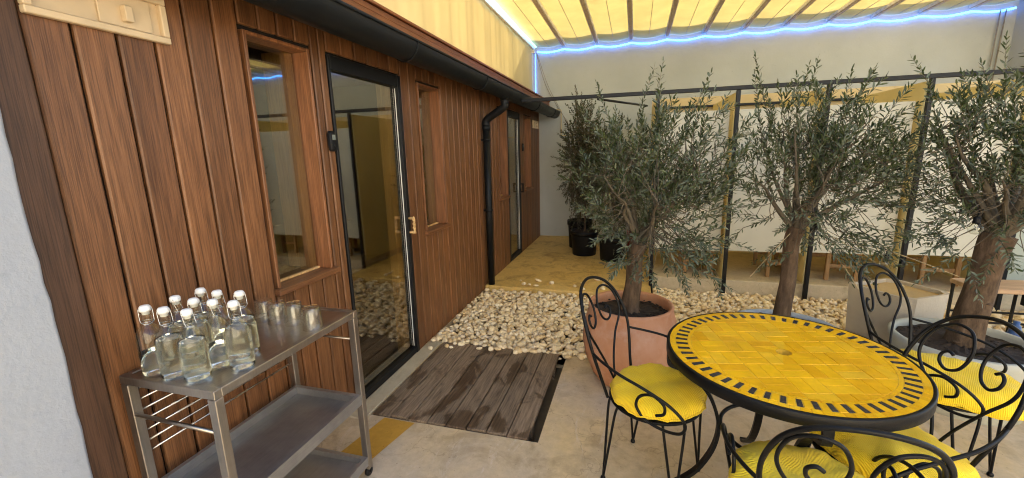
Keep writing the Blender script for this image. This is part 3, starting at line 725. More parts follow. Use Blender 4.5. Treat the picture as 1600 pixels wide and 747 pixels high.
def plant(name, label, cat, base, trunk, crown_c, crown_r, n_limb, n_twig, leaf, mat, shoots=(), group=None, trunk_part='trunk', clear=0, twig_len=(.13, .30), drop=()):
    """trunk: list of (dx,dy,z,r); crown ellipsoid centre/radii in world units relative to base"""
    t = thing(name, label, cat, base, 0, group)
    tb = MB(); tp = smooth_path([q[:3] for q in trunk], 7); rad = np.interp(np.linspace(0, 1, len(tp)), np.linspace(0, 1, len(trunk)), [q[3] for q in trunk])
    if trunk_part == 'trunk' and trunk[0][3] > .03:
        tb.tube(tp, list(rad), 20)
        tb.v = [(x+.09*rad[min(i//20, len(rad)-1)]*math.sin(5*math.atan2(y-tp[i//20].y, x-tp[i//20].x)+z*9)*((x-tp[i//20].x)/max(.01, rad[i//20])), y+.06*rad[i//20]*math.sin(7*math.atan2(y-tp[i//20].y, x-tp[i//20].x)+z*6)*((y-tp[i//20].y)/max(.01, rad[i//20])), z) for i, (x, y, z) in enumerate(tb.v)]
        for _k in range(3):
            i = random.randint(3, len(tp)-4); a = random.uniform(3.4, 6); q = rad[i]; tb.lathe([(.0, q*.10), (q*.12, q*.09), (q*.26, .0)], 10, (tp[i].x+q*.94*math.cos(a), tp[i].y+q*.94*math.sin(a), tp[i].z))
    else: tb.tube(tp, list(rad), 8)
    top = tp[-1]; cc = Vector(crown_c); cr = Vector(crown_r)
    limbs = []; br = MB()
    for k in range(n_limb):
        a = 2*math.pi*(k+random.uniform(-.3, .3))/n_limb; el = random.uniform(-.15, 1.0); q = random.uniform(.62, .86)
        tgt = cc+Vector((cr.x*math.cos(a)*math.cos(el)*q, cr.y*math.sin(a)*math.cos(el)*q, cr.z*math.sin(el)*q))
        st = tp[-1-random.randint(0, 3)]
        mid = st.lerp(tgt, .45)+Vector((random.uniform(-.04, .04), random.uniform(-.04, .04), random.uniform(.0, .07)))
        path = smooth_path([st, st.lerp(mid, .5)+Vector((random.uniform(-.02, .02), random.uniform(-.02, .02), .01)), mid, mid.lerp(tgt, .5)+Vector((random.uniform(-.03, .03), random.uniform(-.03, .03), .01)), tgt], 4)
        r0_ = max(.006, trunk[-1][3]*random.uniform(.25, .45)); br.tube(path, list(np.linspace(r0_, .0035, len(path))), 6, False); limbs += path[4:]
    LP = np.array([p_[:] for p_ in limbs])
    LB, LD, LL, LW = [], [], [], []
    ph = [random.uniform(0, 6) for _ in range(6)]
    made = 0; guard = 0
    tw = []
    while made < n_twig and guard < n_twig*40:
        guard += 1
        v = rng.normal(size=3); v /= np.linalg.norm(v); q = rng.random()**.45
        lump = 1+.20*math.sin(v[0]*4+ph[0])*math.sin(v[1]*4+ph[1])+.14*math.sin(v[2]*7+ph[2]+v[0]*5)
        p_ = np.array(cc)+v*np.array(cr)*q*lump*.88
        if p_[2] < clear: continue
        if math.sin(p_[0]*13+ph[3])*math.sin(p_[1]*11+ph[4])*math.sin(p_[2]*12+ph[5]) > .30: continue
        tw.append((p_, v)); made += 1
    for s0, s1 in shoots: tw.append((np.array(s0), None, np.array(s1)))
    for e in tw:
        p_ = e[0]
        if len(e) == 3: d = e[2]-p_; ln = np.linalg.norm(d); d = d/ln
        else:
            d = (p_-np.array(top))*.9; d /= np.linalg.norm(d)+1e-6; d = d+rng.normal(size=3)*.38+np.array([0, 0, .34 if p_[2] > cc.z-.15 else -.18]); d /= np.linalg.norm(d); ln = rng.uniform(*twig_len)
        i = np.argmin(((LP-p_)**2).sum(1)); a = LP[i]; mid = (a+p_)/2+rng.normal(size=3)*.015
        k = max(5, int(ln/.02)); bend = rng.normal(size=3)*.10+np.array([0, 0, .05 if len(e) == 3 else -.10])
        pts = [p_+d*ln*q+bend*ln*q*q for q in np.linspace(0, 1, k)]
        br.tube([Vector(a), Vector(mid)]+[Vector(x) for x in pts], [.0026, .0023]+list(np.linspace(.0021, .0008, k)), 4, False)
        rot = rng.uniform(0, 6.28); sp = leaf[2]; m_ = int(ln/sp)
        for j in range(m_):
            q = (j+.4)/m_; pos = p_+d*ln*q+bend*ln*q*q; tt = d+2*bend*q; tt /= np.linalg.norm(tt)
            o1 = np.cross(tt, [.3, .2, .9]); o1 /= np.linalg.norm(o1); o2 = np.cross(tt, o1); rot += 1.57+rng.normal()*.25
            for sgn in (0, math.pi):
                o = o1*math.cos(rot+sgn)+o2*math.sin(rot+sgn); an = rng.uniform(.45, 1.0)
                LB.append(pos); LD.append(tt*math.cos(an)+o*math.sin(an)+rng.normal(size=3)*.12); LL.append(leaf[0]*rng.uniform(.65, 1.2)*(1-.35*max(0, q-.75)/.25)); LW.append(leaf[1]*rng.uniform(.75, 1.2))
        LB.append(pts[-1]); LD.append(d); LL.append(leaf[0]*.8); LW.append(leaf[1]*.8)
    tb.build(trunk_part, 'bark', t)
    br.build('branch', 'twig', t)
    V, F = leaves_mesh(np.array(LB), np.array(LD), np.array(LL), np.array(LW)); np_mesh('crown', V, F, mat, t)
    return t
OL = (.050, .0112, .0185)
plant('olive_tree', 'olive tree in the terracotta pot with drooping sprays to the right', 'olive tree', (0, 2.90, .48), [(.0, .0, 0, .078), (-.005, 0, .06, .060), (.015, .0, .25, .052), (.02, -.02, .42, .049), (.04, -.02, .50, .056)],
      (.14, -.07, .83), (.47, .42, .50), 9, 310, OL, 'olive',
      [((.0, -.05, 1.2), (.03, -.04, 1.58)), ((-.12, .0, 1.2), (-.28, -.02, 1.54)), ((-.16, 0, 1.15), (-.36, .0, 1.40)), ((.12, 0, 1.25), (.10, 0, 1.60)), ((.3, 0, 1.2), (.36, 0, 1.50)), ((.35, -.05, 1.0), (.64, -.05, 1.10)), ((.3, -.1, .55), (.42, -.12, .28)), ((.42, -.05, .5), (.56, -.05, .20)), ((.2, -.1, .55), (.24, -.12, .34)), ((-.1, 0, .9), (-.36, .02, .98)), ((.4, 0, .8), (.62, 0, .72)), ((.25, 0, .5), (.5, 0, .42)), ((.35, 0, .6), (.52, 0, .36))], 'olive trees in pots', 'trunk', .27)
plant('olive_tree', 'middle olive tree with a smooth trunk behind the mosaic table', 'olive tree', (1.06, 3.32, .28), [(.0, .0, -.02, .068), (.0, 0, .10, .055), (.015, .0, .40, .048), (.015, 0, .65, .048), (.04, 0, .76, .055)],
      (.10, -.06, 1.10), (.57, .46, .58), 11, 300, OL, 'olive',
      [((-.2, 0, 1.5), (-.33, 0, 1.90)), ((-.25, 0, 1.45), (-.30, 0, 1.78)), ((.0, 0, 1.55), (.06, 0, 1.86)), ((-.05, 0, 1.5), (.0, 0, 1.80)), ((.2, 0, 1.5), (.28, 0, 1.78)), ((.35, 0, 1.35), (.60, 0, 1.62)), ((.4, 0, 1.2), (.72, 0, 1.42)), ((.4, 0, .95), (.72, 0, .92)), ((.3, -.1, .7), (.62, -.12, .56)), ((.0, -.1, .62), (-.15, -.12, .50)), ((-.3, 0, .75), (-.45, 0, .55)), ((.2, -.1, .65), (.45, -.1, .42))], 'olive trees in pots', 'trunk', .48)
plant('olive_tree', 'thick trunked olive tree at the right in the wide stone pot', 'olive tree', (2.0, 3.11, .358), [(.0, .0, -.02, .095), (.0, 0, .08, .082), (.02, .0, .33, .071), (.035, 0, .56, .070), (.06, 0, .70, .078)],
      (.05, -.06, 1.08), (.62, .5, .60), 11, 340, OL, 'olive',
      [((-.05, 0, 1.45), (-.08, -.02, 1.74)), ((-.0, 0, 1.45), (.02, 0, 1.78)), ((.1, 0, 1.45), (.12, 0, 1.76)), ((-.3, 0, 1.3), (-.42, 0, 1.56)), ((.25, 0, 1.4), (.3, 0, 1.7)), ((-.35, 0, .9), (-.55, -.05, .80)), ((-.35, 0, .7), (-.55, 0, .50)), ((-.2, -.15, .62), (-.40, -.2, .46)), ((-.4, 0, 1.1), (-.62, 0, 1.20))], 'olive trees in pots', 'trunk', .46)
SH = (.040, .017, .021)
plant('potted_shrub', 'tall bronze tinged shrub rising from the middle black pot', 'shrub', (-.71, 6.36, .39), [(0, 0, -.02, .016), (.01, 0, .3, .013), (0, 0, .7, .011), (0, .02, 1.0, .009)], (-.02, 0, 1.08), (.30, .28, .82), 9, 330, SH, 'shrub_red', [((-.1, 0, 1.6), (-.14, 0, 1.92)), ((.05, 0, 1.6), (.08, 0, 1.90))], 'shrubs in black nursery pots', 'stem', .0)
plant('potted_shrub', 'dense green shrub in the pot nearest the olive trunk', 'shrub', (-.27, 6.08, .36), [(0, 0, -.02, .016), (.01, 0, .25, .013), (0, 0, .5, .011), (0, .02, .8, .009)], (.02, 0, .80), (.36, .30, .80), 9, 270, SH, 'shrub', [((.0, 0, 1.3), (.04, 0, 1.72))], 'shrubs in black nursery pots', 'stem', .0)
plant('potted_shrub', 'dark shrub rearmost in the tallest black pot against the wall', 'shrub', (-.84, 6.86, .46), [(0, 0, -.02, .016), (.01, 0, .3, .013), (0, 0, .7, .011), (0, .02, 1.0, .009)], (.02, 0, 1.0), (.30, .26, .80), 8, 170, SH, 'shrub', [((.0, 0, 1.6), (.0, 0, 1.86))], 'shrubs in black nursery pots', 'stem', .0)

# ------------------------------------------------------------------ planter, bench, blue tubs
pln = thing('cement_planter', 'square cut cement planter with sandy fill behind the heart backed chair', 'planter', (1.98, 3.82, 0), R(-60))
hexa = [(-.20, -.22), (.17, -.22), (.235, -.15), (.235, .16), (.17, .22), (-.14, .22), (-.20, .16)]
b = MB(); n = len(hexa); sc_ = [(.90, -.08), (1.0, .50), (1.0, .505), (.91, .505), (.90, .47)]
vs = [(x*s_, y*s_, z) for s_, z in sc_ for x, y in hexa]; fs = [tuple(range(n))[::-1]]+[(i*n+k, i*n+(k+1) % n, (i+1)*n+(k+1) % n, (i+1)*n+k) for i in range(len(sc_)-1) for k in range(n)]
b.add(vs, fs); b.build('vessel', 'cement', pln)
b = MB(); b.add([(x*.905, y*.905, .478) for x, y in hexa], [tuple(range(n))]); b.build('fill', 'sand', pln)
bn = thing('low_table', 'low table with a pale oak top and thin black legs beside the thick olive trunk', 'table', (2.98, 4.24, 0), R(3))
b = MB(); b.box(-.36, .9, -.17, .13, .425, .462, .005); b.build('tabletop', 'bench_top', bn)
for x in (-.34, .10, .88):
    for y in (-.15, .11):
        b = MB(); b.box(x-.009, x+.009, y-.009, y+.009, 0, .424, .002); b.build('leg', 'black_metal', bn)
b = MB(); b.box(-.33, .88, -.156, -.144, .17, .185); b.box(-.33, .88, .104, .116, .17, .185); b.build('stretcher', 'black_metal', bn)
b = MB(); b.box(.13, .84, -.14, .10, .26, .42, .006); b.build('drawer', 'black_plastic', bn)
tub = thing('plastic_tub', 'blue plastic tub at the right edge beyond the wide stone pot', 'tub', (2.47, 2.93, 0), 0)
b = MB(); b.lathe([(.13, 0), (.14, .01), (.17, .34), (.182, .345), (.182, .375), (.170, .375), (.162, .34), (.135, .03)], 36, cap0=True); b.build('body', 'pale_blue', tub)
b = MB(); b.lathe([(.184, .36), (.190, .37), (.188, .385), (.16, .392)], 36, cap1=True); b.build('lid', 'blue', tub)
b = MB(); b.lathe([(.034, .0), (.037, .01), (.034, .34), (.024, .40), (.016, .405), (.016, .43)], 20, (2.45, 3.42, 0), cap0=True, cap1=True)
tag(b.build('plastic_bottle', 'blue'), 'dark blue plastic bottle standing behind the wide stone pot', 'bottle')

# string light bulbs
def bulb(loc, label, wire):
    t = thing('string_bulb', label, 'light bulb', loc, 0, 'clear string light bulbs in the olive trees')
    b = MB(); b.lathe([(.0005, -.036), (.014, -.033), (.027, -.022), (.033, -.006), (.031, .010), (.022, .024), (.014, .031)], 20); b.build('globe', 'glass', t)
    b = MB(); b.lathe([(.016, .026), (.017, .03), (.016, .06), (.008, .068)], 14, cap0=True, cap1=True); b.build('cap', 'black_plastic', t)
    b = MB(); b.tube([(0, 0, -.012), (.006, .0, .0), (-.005, 0, .012), (0, 0, .03)], .0025, 5); b.build('filament', 'chrome', t)
    b = MB(); b.tube(smooth_path(wire, 6), .003, 5); b.build('wire', 'black_plastic', t)
bulb((1.625, 3.3, .813), 'clear bulb hanging over the cement planter', [(0, 0, .066), (-.03, 0, .12), (-.2, .02, .25), (-.42, .03, .40)])
bulb((1.16, 3.17, 1.03), 'clear bulb on the fork of the middle olive tree', [(0, 0, .066), (.02, .03, .1), (.03, .1, .13)])
bulb((1.85, 2.96, 1.12), 'clear bulb against the crown of the right olive tree', [(0, 0, .066), (.03, .04, .09), (.1, .16, .05)])
b = MB()
for a, c_ in (((1.24, 3.28, 1.02), (1.75, 3.3, .66)), ((1.24, 3.28, 1.0), (1.95, 3.15, .78)), ((1.18, 3.2, .98), (1.50, 3.25, .60)), ((1.02, 3.2, 1.02), (.80, 3.2, .70))):
    b.tube(smooth_path([a, [(p1+p2)/2+.02 for p1, p2 in zip(a, c_)], c_], 5), .0028, 5)
tag(b.build('twine', 'jute'), 'pale twine guy lines tied from the middle olive trunk to the right', 'twine')

# ------------------------------------------------------------------ mosaic table
tab = thing('mosaic_table', 'round yellow mosaic table with a black dashed border and wrought iron base', 'table', (.625, 1.885, 0), R(12))
TR, TH = .462, .752
tp_ = thing('dummy', None, None); bpy.data.objects.remove(tp_)
b = MB(); b.lathe([(.43, TH-.045), (TR-.004, TH-.047), (TR, TH-.044), (TR, TH-.004), (TR-.003, TH-.0005), (TR-.012, TH-.0005), (TR-.013, TH-.004)], 96); b.lathe([(.026, TH-.035), (.43, TH-.035)], 96); b.build('rim', 'iron', tab)
def clip(poly, circ, inside=True):
    for i in range(len(circ)):
        a, c_ = circ[i], circ[(i+1) % len(circ)]; out = []
        sd = lambda p: (c_[0]-a[0])*(p[1]-a[1])-(c_[1]-a[1])*(p[0]-a[0])
        for j in range(len(poly)):
            p, q = poly[j], poly[(j+1) % len(poly)]; s0, s1 = sd(p), sd(q)
            if s0 >= 0: out.append(p)
            if (s0 >= 0) != (s1 >= 0): u = s0/(s0-s1); out.append((p[0]+(q[0]-p[0])*u, p[1]+(q[1]-p[1])*u))
        poly = out
        if len(poly) < 3: return []
    return poly
b = MB()
circ = [(.358*math.cos(2*math.pi*k/72), .358*math.sin(2*math.pi*k/72)) for k in range(72)]
hole = [(.029*math.cos(2*math.pi*k/24), .029*math.sin(2*math.pi*k/24)) for k in range(24)]
u_ = .052; gap = .0009
def tilept(poly, mi=0):
    if len(poly) < 3: return
    cx = sum(p[0] for p in poly)/len(poly); cy = sum(p[1] for p in poly)/len(poly)
    dz = random.uniform(-.0006, .0006); tx, ty = random.gauss(0, .006), random.gauss(0, .006)
    ins = [(cx+(p[0]-cx)*.96, cy+(p[1]-cy)*.96) for p in poly]; n = len(poly)
    f = lambda p, z: (p[0], p[1], z+(p[0]-cx)*tx+(p[1]-cy)*ty)
    vs = [f(p, TH-.003+dz) for p in poly]+[f(p, TH-.0004+dz) for p in ins]
    b.add(vs, [(i, (i+1) % n, n+(i+1) % n, n+i) for i in range(n)]+[tuple(range(n, 2*n))], mi)
def half(poly, ax, ay, c0):
    out = []
    for j in range(len(poly)):
        p, q = poly[j], poly[(j+1) % len(poly)]; s0, s1 = p[0]*ax+p[1]*ay-c0, q[0]*ax+q[1]*ay-c0
        if s0 >= 0: out.append(p)
        if (s0 >= 0) != (s1 >= 0): u = s0/(s0-s1); out.append((p[0]+(q[0]-p[0])*u, p[1]+(q[1]-p[1])*u))
    return out
def around_hole(poly):
    for k in range(12):
        a0, a1 = 2*math.pi*k/12, 2*math.pi*(k+1)/12; am = (a0+a1)/2
        q = half(poly, -math.sin(a0), math.cos(a0), 0); q = half(q, math.sin(a1), -math.cos(a1), 0) if q else q
        q = half(q, math.cos(am), math.sin(am), .030*math.cos(math.pi/12)) if q else q
        if len(q) > 2: n = len(q); b.add([(x, y, TH-.0006) for x, y in q], [tuple(range(n))], 0)
for i in range(-9, 10):
    for j in range(-9, 10):
        x0, y0 = i*u_*2, j*u_*2
        if (i+j) % 2: rects = [(x0, y0, x0+2*u_, y0+u_), (x0, y0+u_, x0+2*u_, y0+2*u_)]
        else: rects = [(x0, y0, x0+u_, y0+2*u_), (x0+u_, y0, x0+2*u_, y0+2*u_)]
        for (a, c_, d_, e_) in rects:
            poly = clip([(a+gap, c_+gap), (d_-gap, c_+gap), (d_-gap, e_-gap), (a+gap, e_-gap)], circ)
            if not poly: continue
            if min(math.hypot(*p) for p in poly) < .11 and clip(poly, hole): around_hole(poly)
            else: tilept(poly)
NB = 54
def sect(r0_, r1_, a0, a1, mi):
    aa = np.linspace(a0, a1, 3); tilept([(r0_*math.cos(a), r0_*math.sin(a)) for a in aa[::-1]]+[(r1_*math.cos(a), r1_*math.sin(a)) for a in aa], mi)
for k in range(NB):
    a = 2*math.pi*k/NB; w_ = 2*math.pi/NB
    sect(.374, .423, a+.05*w_, a+.43*w_, 1); sect(.374, .423, a+.50*w_, a+.98*w_, 0)
for k in range(90):
    a = 2*math.pi*k/90; w_ = 2*math.pi/90; sect(.4245, TR-.014, a+.02*w_, a+.98*w_, 0)
for k in range(64):
    a = 2*math.pi*k/64; w_ = 2*math.pi/64; sect(.360, .3725, a+.02*w_, a+.98*w_, 0)
til = b.build('mosaic', ['tile', 'tile_black'], tab)
b = MB(); b.lathe([(.029, TH-.0022), (TR-.0135, TH-.0022)], 96, smooth=False); b.lathe([(.029, TH-.034), (.029, TH-.0022)], 24); b.build('grout_bed', 'grout', tab)
for k in range(4):
    an = R(-102+90*k) ; ca, sa = math.cos(an), math.sin(an)
    path2 = smooth_path([(.452, .706), (.452, .66), (.43, .645), (.40, .635), (.30, .55), (.225, .42), (.215, .33), (.25, .20), (.33, .09), (.41, .02), (.43, .012)], 6)[0:0] or None
    pr = [(.450, .708), (.450, .655), (.435, .640), (.41, .632), (.345, .60), (.275, .52), (.235, .42), (.225, .34), (.245, .24), (.30, .13), (.37, .055), (.43, .014), (.455, .012)]
    sp = smooth_path([(x, 0, z) for x, z in pr], 4)
    bb = MB(); vs = []; fs = []
    hw, ht = .016, .0075
    for i, p_ in enumerate(sp):
        a_ = sp[max(0, i-1)]; c_ = sp[min(len(sp)-1, i+1)]; d = (c_-a_).normalized(); nr = Vector((-d.z, 0, d.x))
        for (s0, s1) in ((1, 1), (1, -1), (-1, -1), (-1, 1)):
            q = p_+nr*ht*s0; y_ = hw*s1; vs.append((q.x*ca-y_*sa, q.x*sa+y_*ca, q.z))
    for i in range(len(sp)-1):
        for k2 in range(4): fs.append((i*4+k2, i*4+(k2+1) % 4, i*4+4+(k2+1) % 4, i*4+4+k2))
    fs += [(0, 1, 2, 3), tuple(len(vs)-4+q for q in (3, 2, 1, 0))]
    bb.add(vs, fs); bb.build('leg', 'iron', tab)
b = MB(); b.tube([(.215*math.cos(a), .215*math.sin(a), .37) for a in np.linspace(0, 2*math.pi, 49)[:-1]], .009, 8, closed=True); b.build('ring', 'iron', tab)

# ------------------------------------------------------------------ wrought iron chairs
def make_chair(label):
    t = thing('iron_chair', label, 'chair', (0, 0, 0), 0, 'scrolled iron chairs around the mosaic table')
    SZ = .43; wr = .0062
    b = MB(); b.tube([(.205*math.cos(a), .205*math.sin(a), SZ) for a in np.linspace(0, 2*math.pi, 49)[:-1]], .0085, 8, closed=True)
    b.lathe([(.0, SZ+.004), (.1, SZ+.004), (.2, SZ+.001), (.2, SZ-.003), (.1, SZ), (.0, SZ)], 32); b.build('seat', 'iron', t)
    def bk(y, z):  # point on the leaning back surface
        return (-.15-.16*max(0, (z-SZ))/.5-.05*(1-(y/.2)**2)*1.0+.0, y, z)
    arch = [bk(-.135, SZ)]+[bk(*q) for q in ((-.155, .52), (-.182, .62), (-.196, .70), (-.192, .78), (-.165, .87), (-.105, .935), (0, .962))]
    arch += [(x, -y, z) for x, y, z in arch[-2::-1]]
    b = MB(); b.tube(smooth_path(arch, 6), .0078, 8); b.build('back_frame', 'iron', t)
    for sg in (-1, 1):
        hp = [(.004, .455), (.04, .55), (.10, .66), (.155, .74), (.168, .80), (.150, .87), (.105, .905), (.055, .895), (.028, .85), (.022, .80), (.038, .752), (.072, .735), (.10, .755), (.105, .785), (.088, .802), (.070, .792)]
        b = MB(); b.tube(smooth_path([bk(sg*y, z) for y, z in hp], 6), .0058, 8); b.build('heart_scroll', 'iron', t)
        am = [(-.225, .195, .665), (-.16, .225, .655), (-.06, .255, .640), (.06, .262, .615), (.16, .25, .57), (.215, .235, .51), (.20, .228, .455), (.13, .222, .435), (.05, .222, .45), (.005, .224, .50), (.02, .226, .555), (.075, .228, .58), (.125, .23, .555), (.128, .23, .515), (.095, .23, .495)]
        b = MB(); b.tube(smooth_path([(x, sg*y, z) for x, y, z in am], 6), .0066, 8); b.build('arm', 'iron', t)
    for k in range(4):
        a = R(45+90*k); b = MB(); f_ = Vector((.245*math.cos(a), .245*math.sin(a), .008))
        for da in (-.24, .24):
            p0 = Vector((.20*math.cos(a+da), .20*math.sin(a+da), SZ)); p1 = Vector((.215*math.cos(a+da*.9), .215*math.sin(a+da*.9), SZ-.05))
            b.tube(smooth_path([p0*.97+Vector((0, 0, .012)), p0, p1, p1.lerp(f_, .5), f_], 4), wr, 7)
        lg = b.build('leg', 'iron', t)
        b = MB(); b.lathe([(.006, 0), (.012, .002), (.013, .010), (.010, .018), (.004, .022)], 12, (f_.x, f_.y, 0), cap0=True); b.build('foot', 'iron', lg)
    return t
def cushion(loc, rz, rx, ry, h_, square, label, tilt=(0, 0), fold=0):
    b = MB(); n, mr = 64, 10; vs = []; fs = []
    sd = random.uniform(0, 6)
    def pt(a, q, top):
        e = 2+square*2.2; ca, sa = math.cos(a), math.sin(a)
        rad = 1/((abs(ca)**e+abs(sa)**e)**(1/e))
        rad *= 1+.018*math.sin(9*a+sd)+.012*math.sin(17*a)
        x, y = rx*rad*q*ca, ry*rad*q*sa
        prof = max(0, 1-q**5.0)**.5
        z = (h_*.72*prof*(1+.10*math.sin(x*17+sd)*math.sin(y*15+2*sd))+(.007*math.sin(x*40+sd)*math.sin(y*33)+.0035*math.sin(a*23+sd)*q*q) if top else -h_*.28*prof)
        if fold: z += fold*math.exp(-((x*.6+y*.8-.02)/.05)**2)*.5*q
        return (x, y, z+h_*.28)
    qs = [0, .2, .4, .6, .75, .86, .93, .97, .99, 1]
    for top in (True, False):
        o = len(vs)
        for q in qs:
            for k in range(n): vs.append(pt(2*math.pi*k/n, q, top))
        for i in range(len(qs)-1):
            for k in range(n):
                f_ = (o+i*n+k, o+(i+1)*n+k, o+(i+1)*n+(k+1) % n, o+i*n+(k+1) % n); fs.append(f_ if top else f_[::-1])
    b.add(vs, fs, 0, True)
    o = b.build('cushion', 'cushion')
    pb = MB(); pp = [pt(2*math.pi*k/n, 1.0, True) for k in range(n)]; pb.tube([(x*1.005, y*1.005, z) for x, y, z in pp], .0042, 6, closed=True); pb.build('piping', 'cushion', o)
    o.location = loc; o.rotation_euler = (tilt[0], tilt[1], rz)
    return tag(o, label, 'cushion', 'yellow corduroy cushions on the iron chairs')
ch = make_chair('iron chair left of the mosaic table in front of the terracotta pot')
ch.location = (.125, 1.945, 0); ch.rotation_euler = (0, 0, R(-24))
cushion((.135, 1.94, .437), R(-24), .212, .222, .085, .0, 'plump round yellow cushion on the chair in front of the terracotta pot')
dup(ch, (1.465, 2.365, 0), R(-50), 'iron chair with the heart back standing before the cement planter')
cushion((1.50, 2.355, .437), R(-28), .245, .25, .085, .75, 'square folded yellow cushion on the chair before the wide stone pot', (0, 0), .03)
dup(ch, (.93, 1.745, 0), R(198), 'iron chair pushed under the right edge of the mosaic table')
cushion((.945, 1.745, .437), R(205), .215, .225, .085, .35, 'yellow cushion half hidden under the right edge of the mosaic table', (0, 0), .015)
dup(ch, (.585, 1.40, 0), R(84), 'nearest iron chair with its back to the viewer')
cushion((.575, 1.43, .437), R(75), .215, .215, .085, .2, 'yellow cushion on the nearest chair seen through its scrolled back', (0, 0), .01)

# ------------------------------------------------------------------ steel cart
CX0, CX1, CY0, CY1, CT = -1.665, -1.243, .885, 1.605, .89
ct = thing('steel_cart', 'brushed steel three tier serving cart against the plank wall', 'cart', ((CX0+CX1)/2, (CY0+CY1)/2, 0))
ox, oy = (CX0+CX1)/2, (CY0+CY1)/2
class TB(MB):
    def build(s, name, mats, parent=ct):
        s.v = [(a-ox, b_-oy, c_) for a, b_, c_ in s.v]; return MB.build(s, name, mats, parent)
LW = .034
for x in (CX0, CX1-LW):
    for y in (CY0, CY1-.03):
        b = TB(); b.box(x, x+LW, y, y+.03, .045, CT-.032, .002); lg = b.build('leg', 'steel_frame')
        b = TB(); xc, yc = x+LW/2, y+.015; b.lathe([(.004, -.010), (.022, -.009), (.024, 0), (.022, .009), (.004, .010)], 20); b.v = [(xc+p_[2], yc+p_[0], .025+p_[1]) for p_ in b.v]; b.build('castor', 'black_plastic', lg)
b = TB(); fz0, fz1 = CT-.03, CT
b.box(CX0, CX1, CY0, CY0+.026, fz0, fz1, .002); b.box(CX0, CX1, CY1-.026, CY1, fz0, fz1, .002); b.box(CX0, CX0+.026, CY0+.0265, CY1-.0265, fz0, fz1, .002); b.box(CX1-.026, CX1, CY0+.0265, CY1-.0265, fz0, fz1, .002); b.build('top_frame', 'steel_frame')
b = TB(); b.box(CX0+.0265, CX1-.0265, CY0+.0268, CY1-.0268, CT-.012, CT-.003); b.build('top_sheet', 'steel')
def tray(z, h_):
    b = TB(); e = .004; x0, x1, y0, y1 = CX0+.036, CX1-.002, CY0+.032, CY1-.032
    b.box(x0, x1, y0, y1, z-.004, z); b.box(x0, x0+e, y0, y1, z+.0005, z+h_); b.box(x1-e, x1, y0, y1, z+.0005, z+h_); b.box(x0+e, x1-e, y0, y0+e, z+.0005, z+h_); b.box(x0+e, x1-e, y1-e, y1, z+.0005, z+h_)
    b.box(x1-e-.016, x1-e-.0005, y0, y1, z+h_-.004, z+h_-.0005); b.box(x0+e+.0005, x0+e+.014, y0, y1, z+h_-.004, z+h_-.0005); b.box(x0+e+.0145, x1-e-.0165, y1-.02, y1-e-.0005, z+h_-.004, z+h_-.0005)
    b.build('tray', 'steel_dark')
tray(.418, .05); tray(.075, .045)
for k in range(7):
    z = .826-.0405*k; b = TB(); b.tube([(CX0+.018, CY0+.03, z), (CX0+.018, CY1-.03, z)], .0042, 7); b.build('rod', 'chrome')
b = TB(); b.tube([(CX0+.02, CY0+.008, .745), (CX1-.02, CY0+.008, .738)], .007, 8); b.build('handle_rail', 'steel')
b = TB(); b.tube([(CX0+.02, CY1-.012, .745), (CX1-.02, CY1-.012, .745)], .0055, 8); b.build('handle_rail', 'steel')

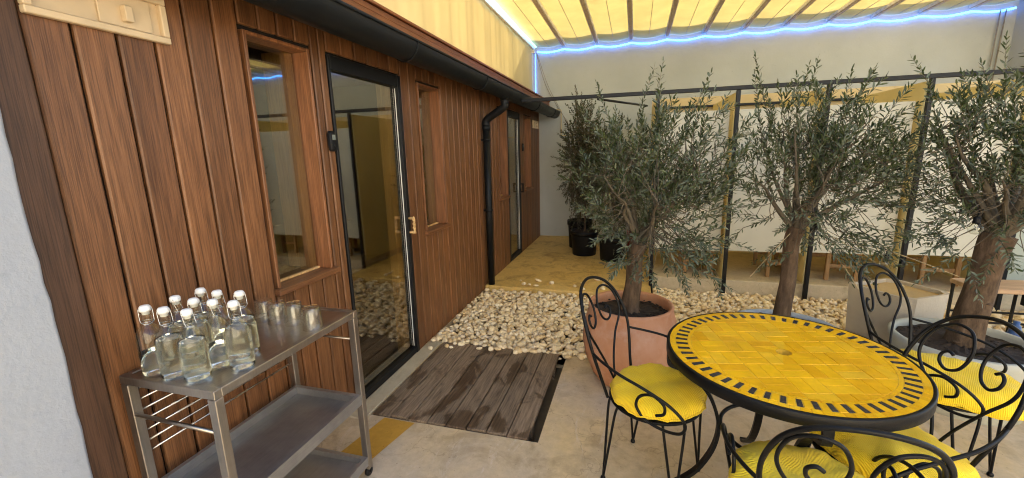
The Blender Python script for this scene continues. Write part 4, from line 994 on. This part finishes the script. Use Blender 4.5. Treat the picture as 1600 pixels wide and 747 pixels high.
# bottles
def make_bottle(level):
    t = thing('glass_bottle', 'x', 'bottle', (0, 0, 0), 0, 'swing top water bottles on the steel cart')
    out = [(.002, .006), (.030, .003), (.037, .0015), (.0405, .006), (.041, .02), (.041, .126), (.0402, .140), (.0372, .153), (.0315, .165), (.0245, .1745), (.0185, .182), (.016, .191), (.015, .214), (.0165, .216), (.0165, .222), (.0145, .225)]
    inn = [(.0115, .225), (.0118, .191), (.0155, .181), (.0215, .1725), (.0287, .163), (.0345, .1515), (.0374, .139), (.0382, .126), (.0382, .02), (.037, .011), (.030, .008), (.002, .011)]
    b = MB(); b.lathe(out, 40); b.build('glass_body', 'glass', t)
    prof = [(.002, .0108), (.030, .0078), (.0371, .0108), (.0384, .02)]
    full = [(.0384, .126), (.0376, .139), (.0347, .1515), (.0289, .163)]
    for r_, z in full:
        if z < level-.004: prof.append((r_, z))
    rl = np.interp(level, [.126, .139, .1515, .163], [.0384, .0376, .0347, .0289]); prof += [(rl, level), (rl-.003, level-.001), (.001, level-.001)]
    b = MB(); b.lathe(prof, 36); b.build('water', 'water', t)
    b = MB(); b.lathe([(.010, .216), (.0112, .226), (.0155, .2275), (.0165, .232), (.016, .241), (.0125, .246), (.004, .248)], 24, cap0=True, cap1=True); b.build('stopper', 'white_plastic', t)
    b = MB()
    for sg in (-1, 1): b.tube(smooth_path([(0, sg*.0172, .237), (.002, sg*.0182, .225), (.006, sg*.0182, .206), (.010, sg*.0176, .194), (.008, sg*.0170, .190), (.002, sg*.0166, .192)], 4), .0012, 5)
    b.tube(smooth_path([(.010, -.0176, .194), (.0185, -.010, .188), (.021, 0, .186), (.0185, .010, .188), (.010, .0176, .194)], 4), .0011, 5)
    b.tube([(0, -.0185, .237), (0, .0185, .237)], .0012, 5)
    b.tube([(.0167*math.cos(a), .0167*math.sin(a), .192) for a in np.linspace(0, 6.283, 25)[:-1]], .0012, 5, closed=True)
    b.build('bail_wire', 'chrome', t); return t
fullb, midb, lowb = make_bottle(.157), make_bottle(.143), make_bottle(.085)
SP = [(-1.55, .934, lowb, 'low filled water bottle on the cart corner beside the corner post'), (-1.468, .935, midb, 'half filled water bottle second from the wall in the front row of the cart'),
      (-1.37, .938, midb, 'half filled water bottle on the outer front corner of the cart'), (-1.549, 1.031, midb, 'half filled water bottle against the planks in the second row of the cart'),
      (-1.455, 1.025, fullb, 'full water bottle in the middle of the bottle cluster'), (-1.375, 1.03, lowb, 'low filled water bottle right behind the outer front corner bottle'),
      (-1.29, 1.035, fullb, 'nearly full water bottle standing nearest the outer cart edge'), (-1.545, 1.12, midb, 'half filled water bottle against the planks in the rear row'),
      (-1.455, 1.112, lowb, 'low filled water bottle in the middle of the rear row'), (-1.365, 1.125, midb, 'half filled water bottle in the rear row closest to the tumblers')]
used = set()
for x, y, pr_, lab in SP:
    rz = random.uniform(-.6, .9)
    if id(pr_) not in used: used.add(id(pr_)); o = pr_; o.location = (x, y, CT-.002); o.rotation_euler = (0, 0, rz); o['label'] = lab
    else: dup(pr_, (x, y, CT-.002), rz, lab)
# upturned tumblers
gl = MB(); gl.lathe([(.041, 0), (.042, .001), (.0395, .03), (.036, .088), (.034, .094), (.002, .095), (.002, .084), (.032, .083), (.0335, .078), (.0368, .03), (.0394, .001), (.041, 0)], 36)
first = gl.build('tumbler', 'tumbler_glass')
for i, (x, y, lab) in enumerate([(-1.585, 1.415, 'upturned clear tumbler closest to the plank wall'), (-1.505, 1.405, 'upturned clear tumbler second from the plank wall'), (-1.42, 1.41, 'upturned clear tumbler third from the plank wall'), (-1.30, 1.385, 'upturned clear tumbler set apart near the outer cart edge')]):
    o = first if i == 0 else first.copy()
    if i: COL.objects.link(o)
    o.location = (x, y, CT-.0025); tag(o, lab, 'tumbler', 'upturned tumblers on the steel cart')
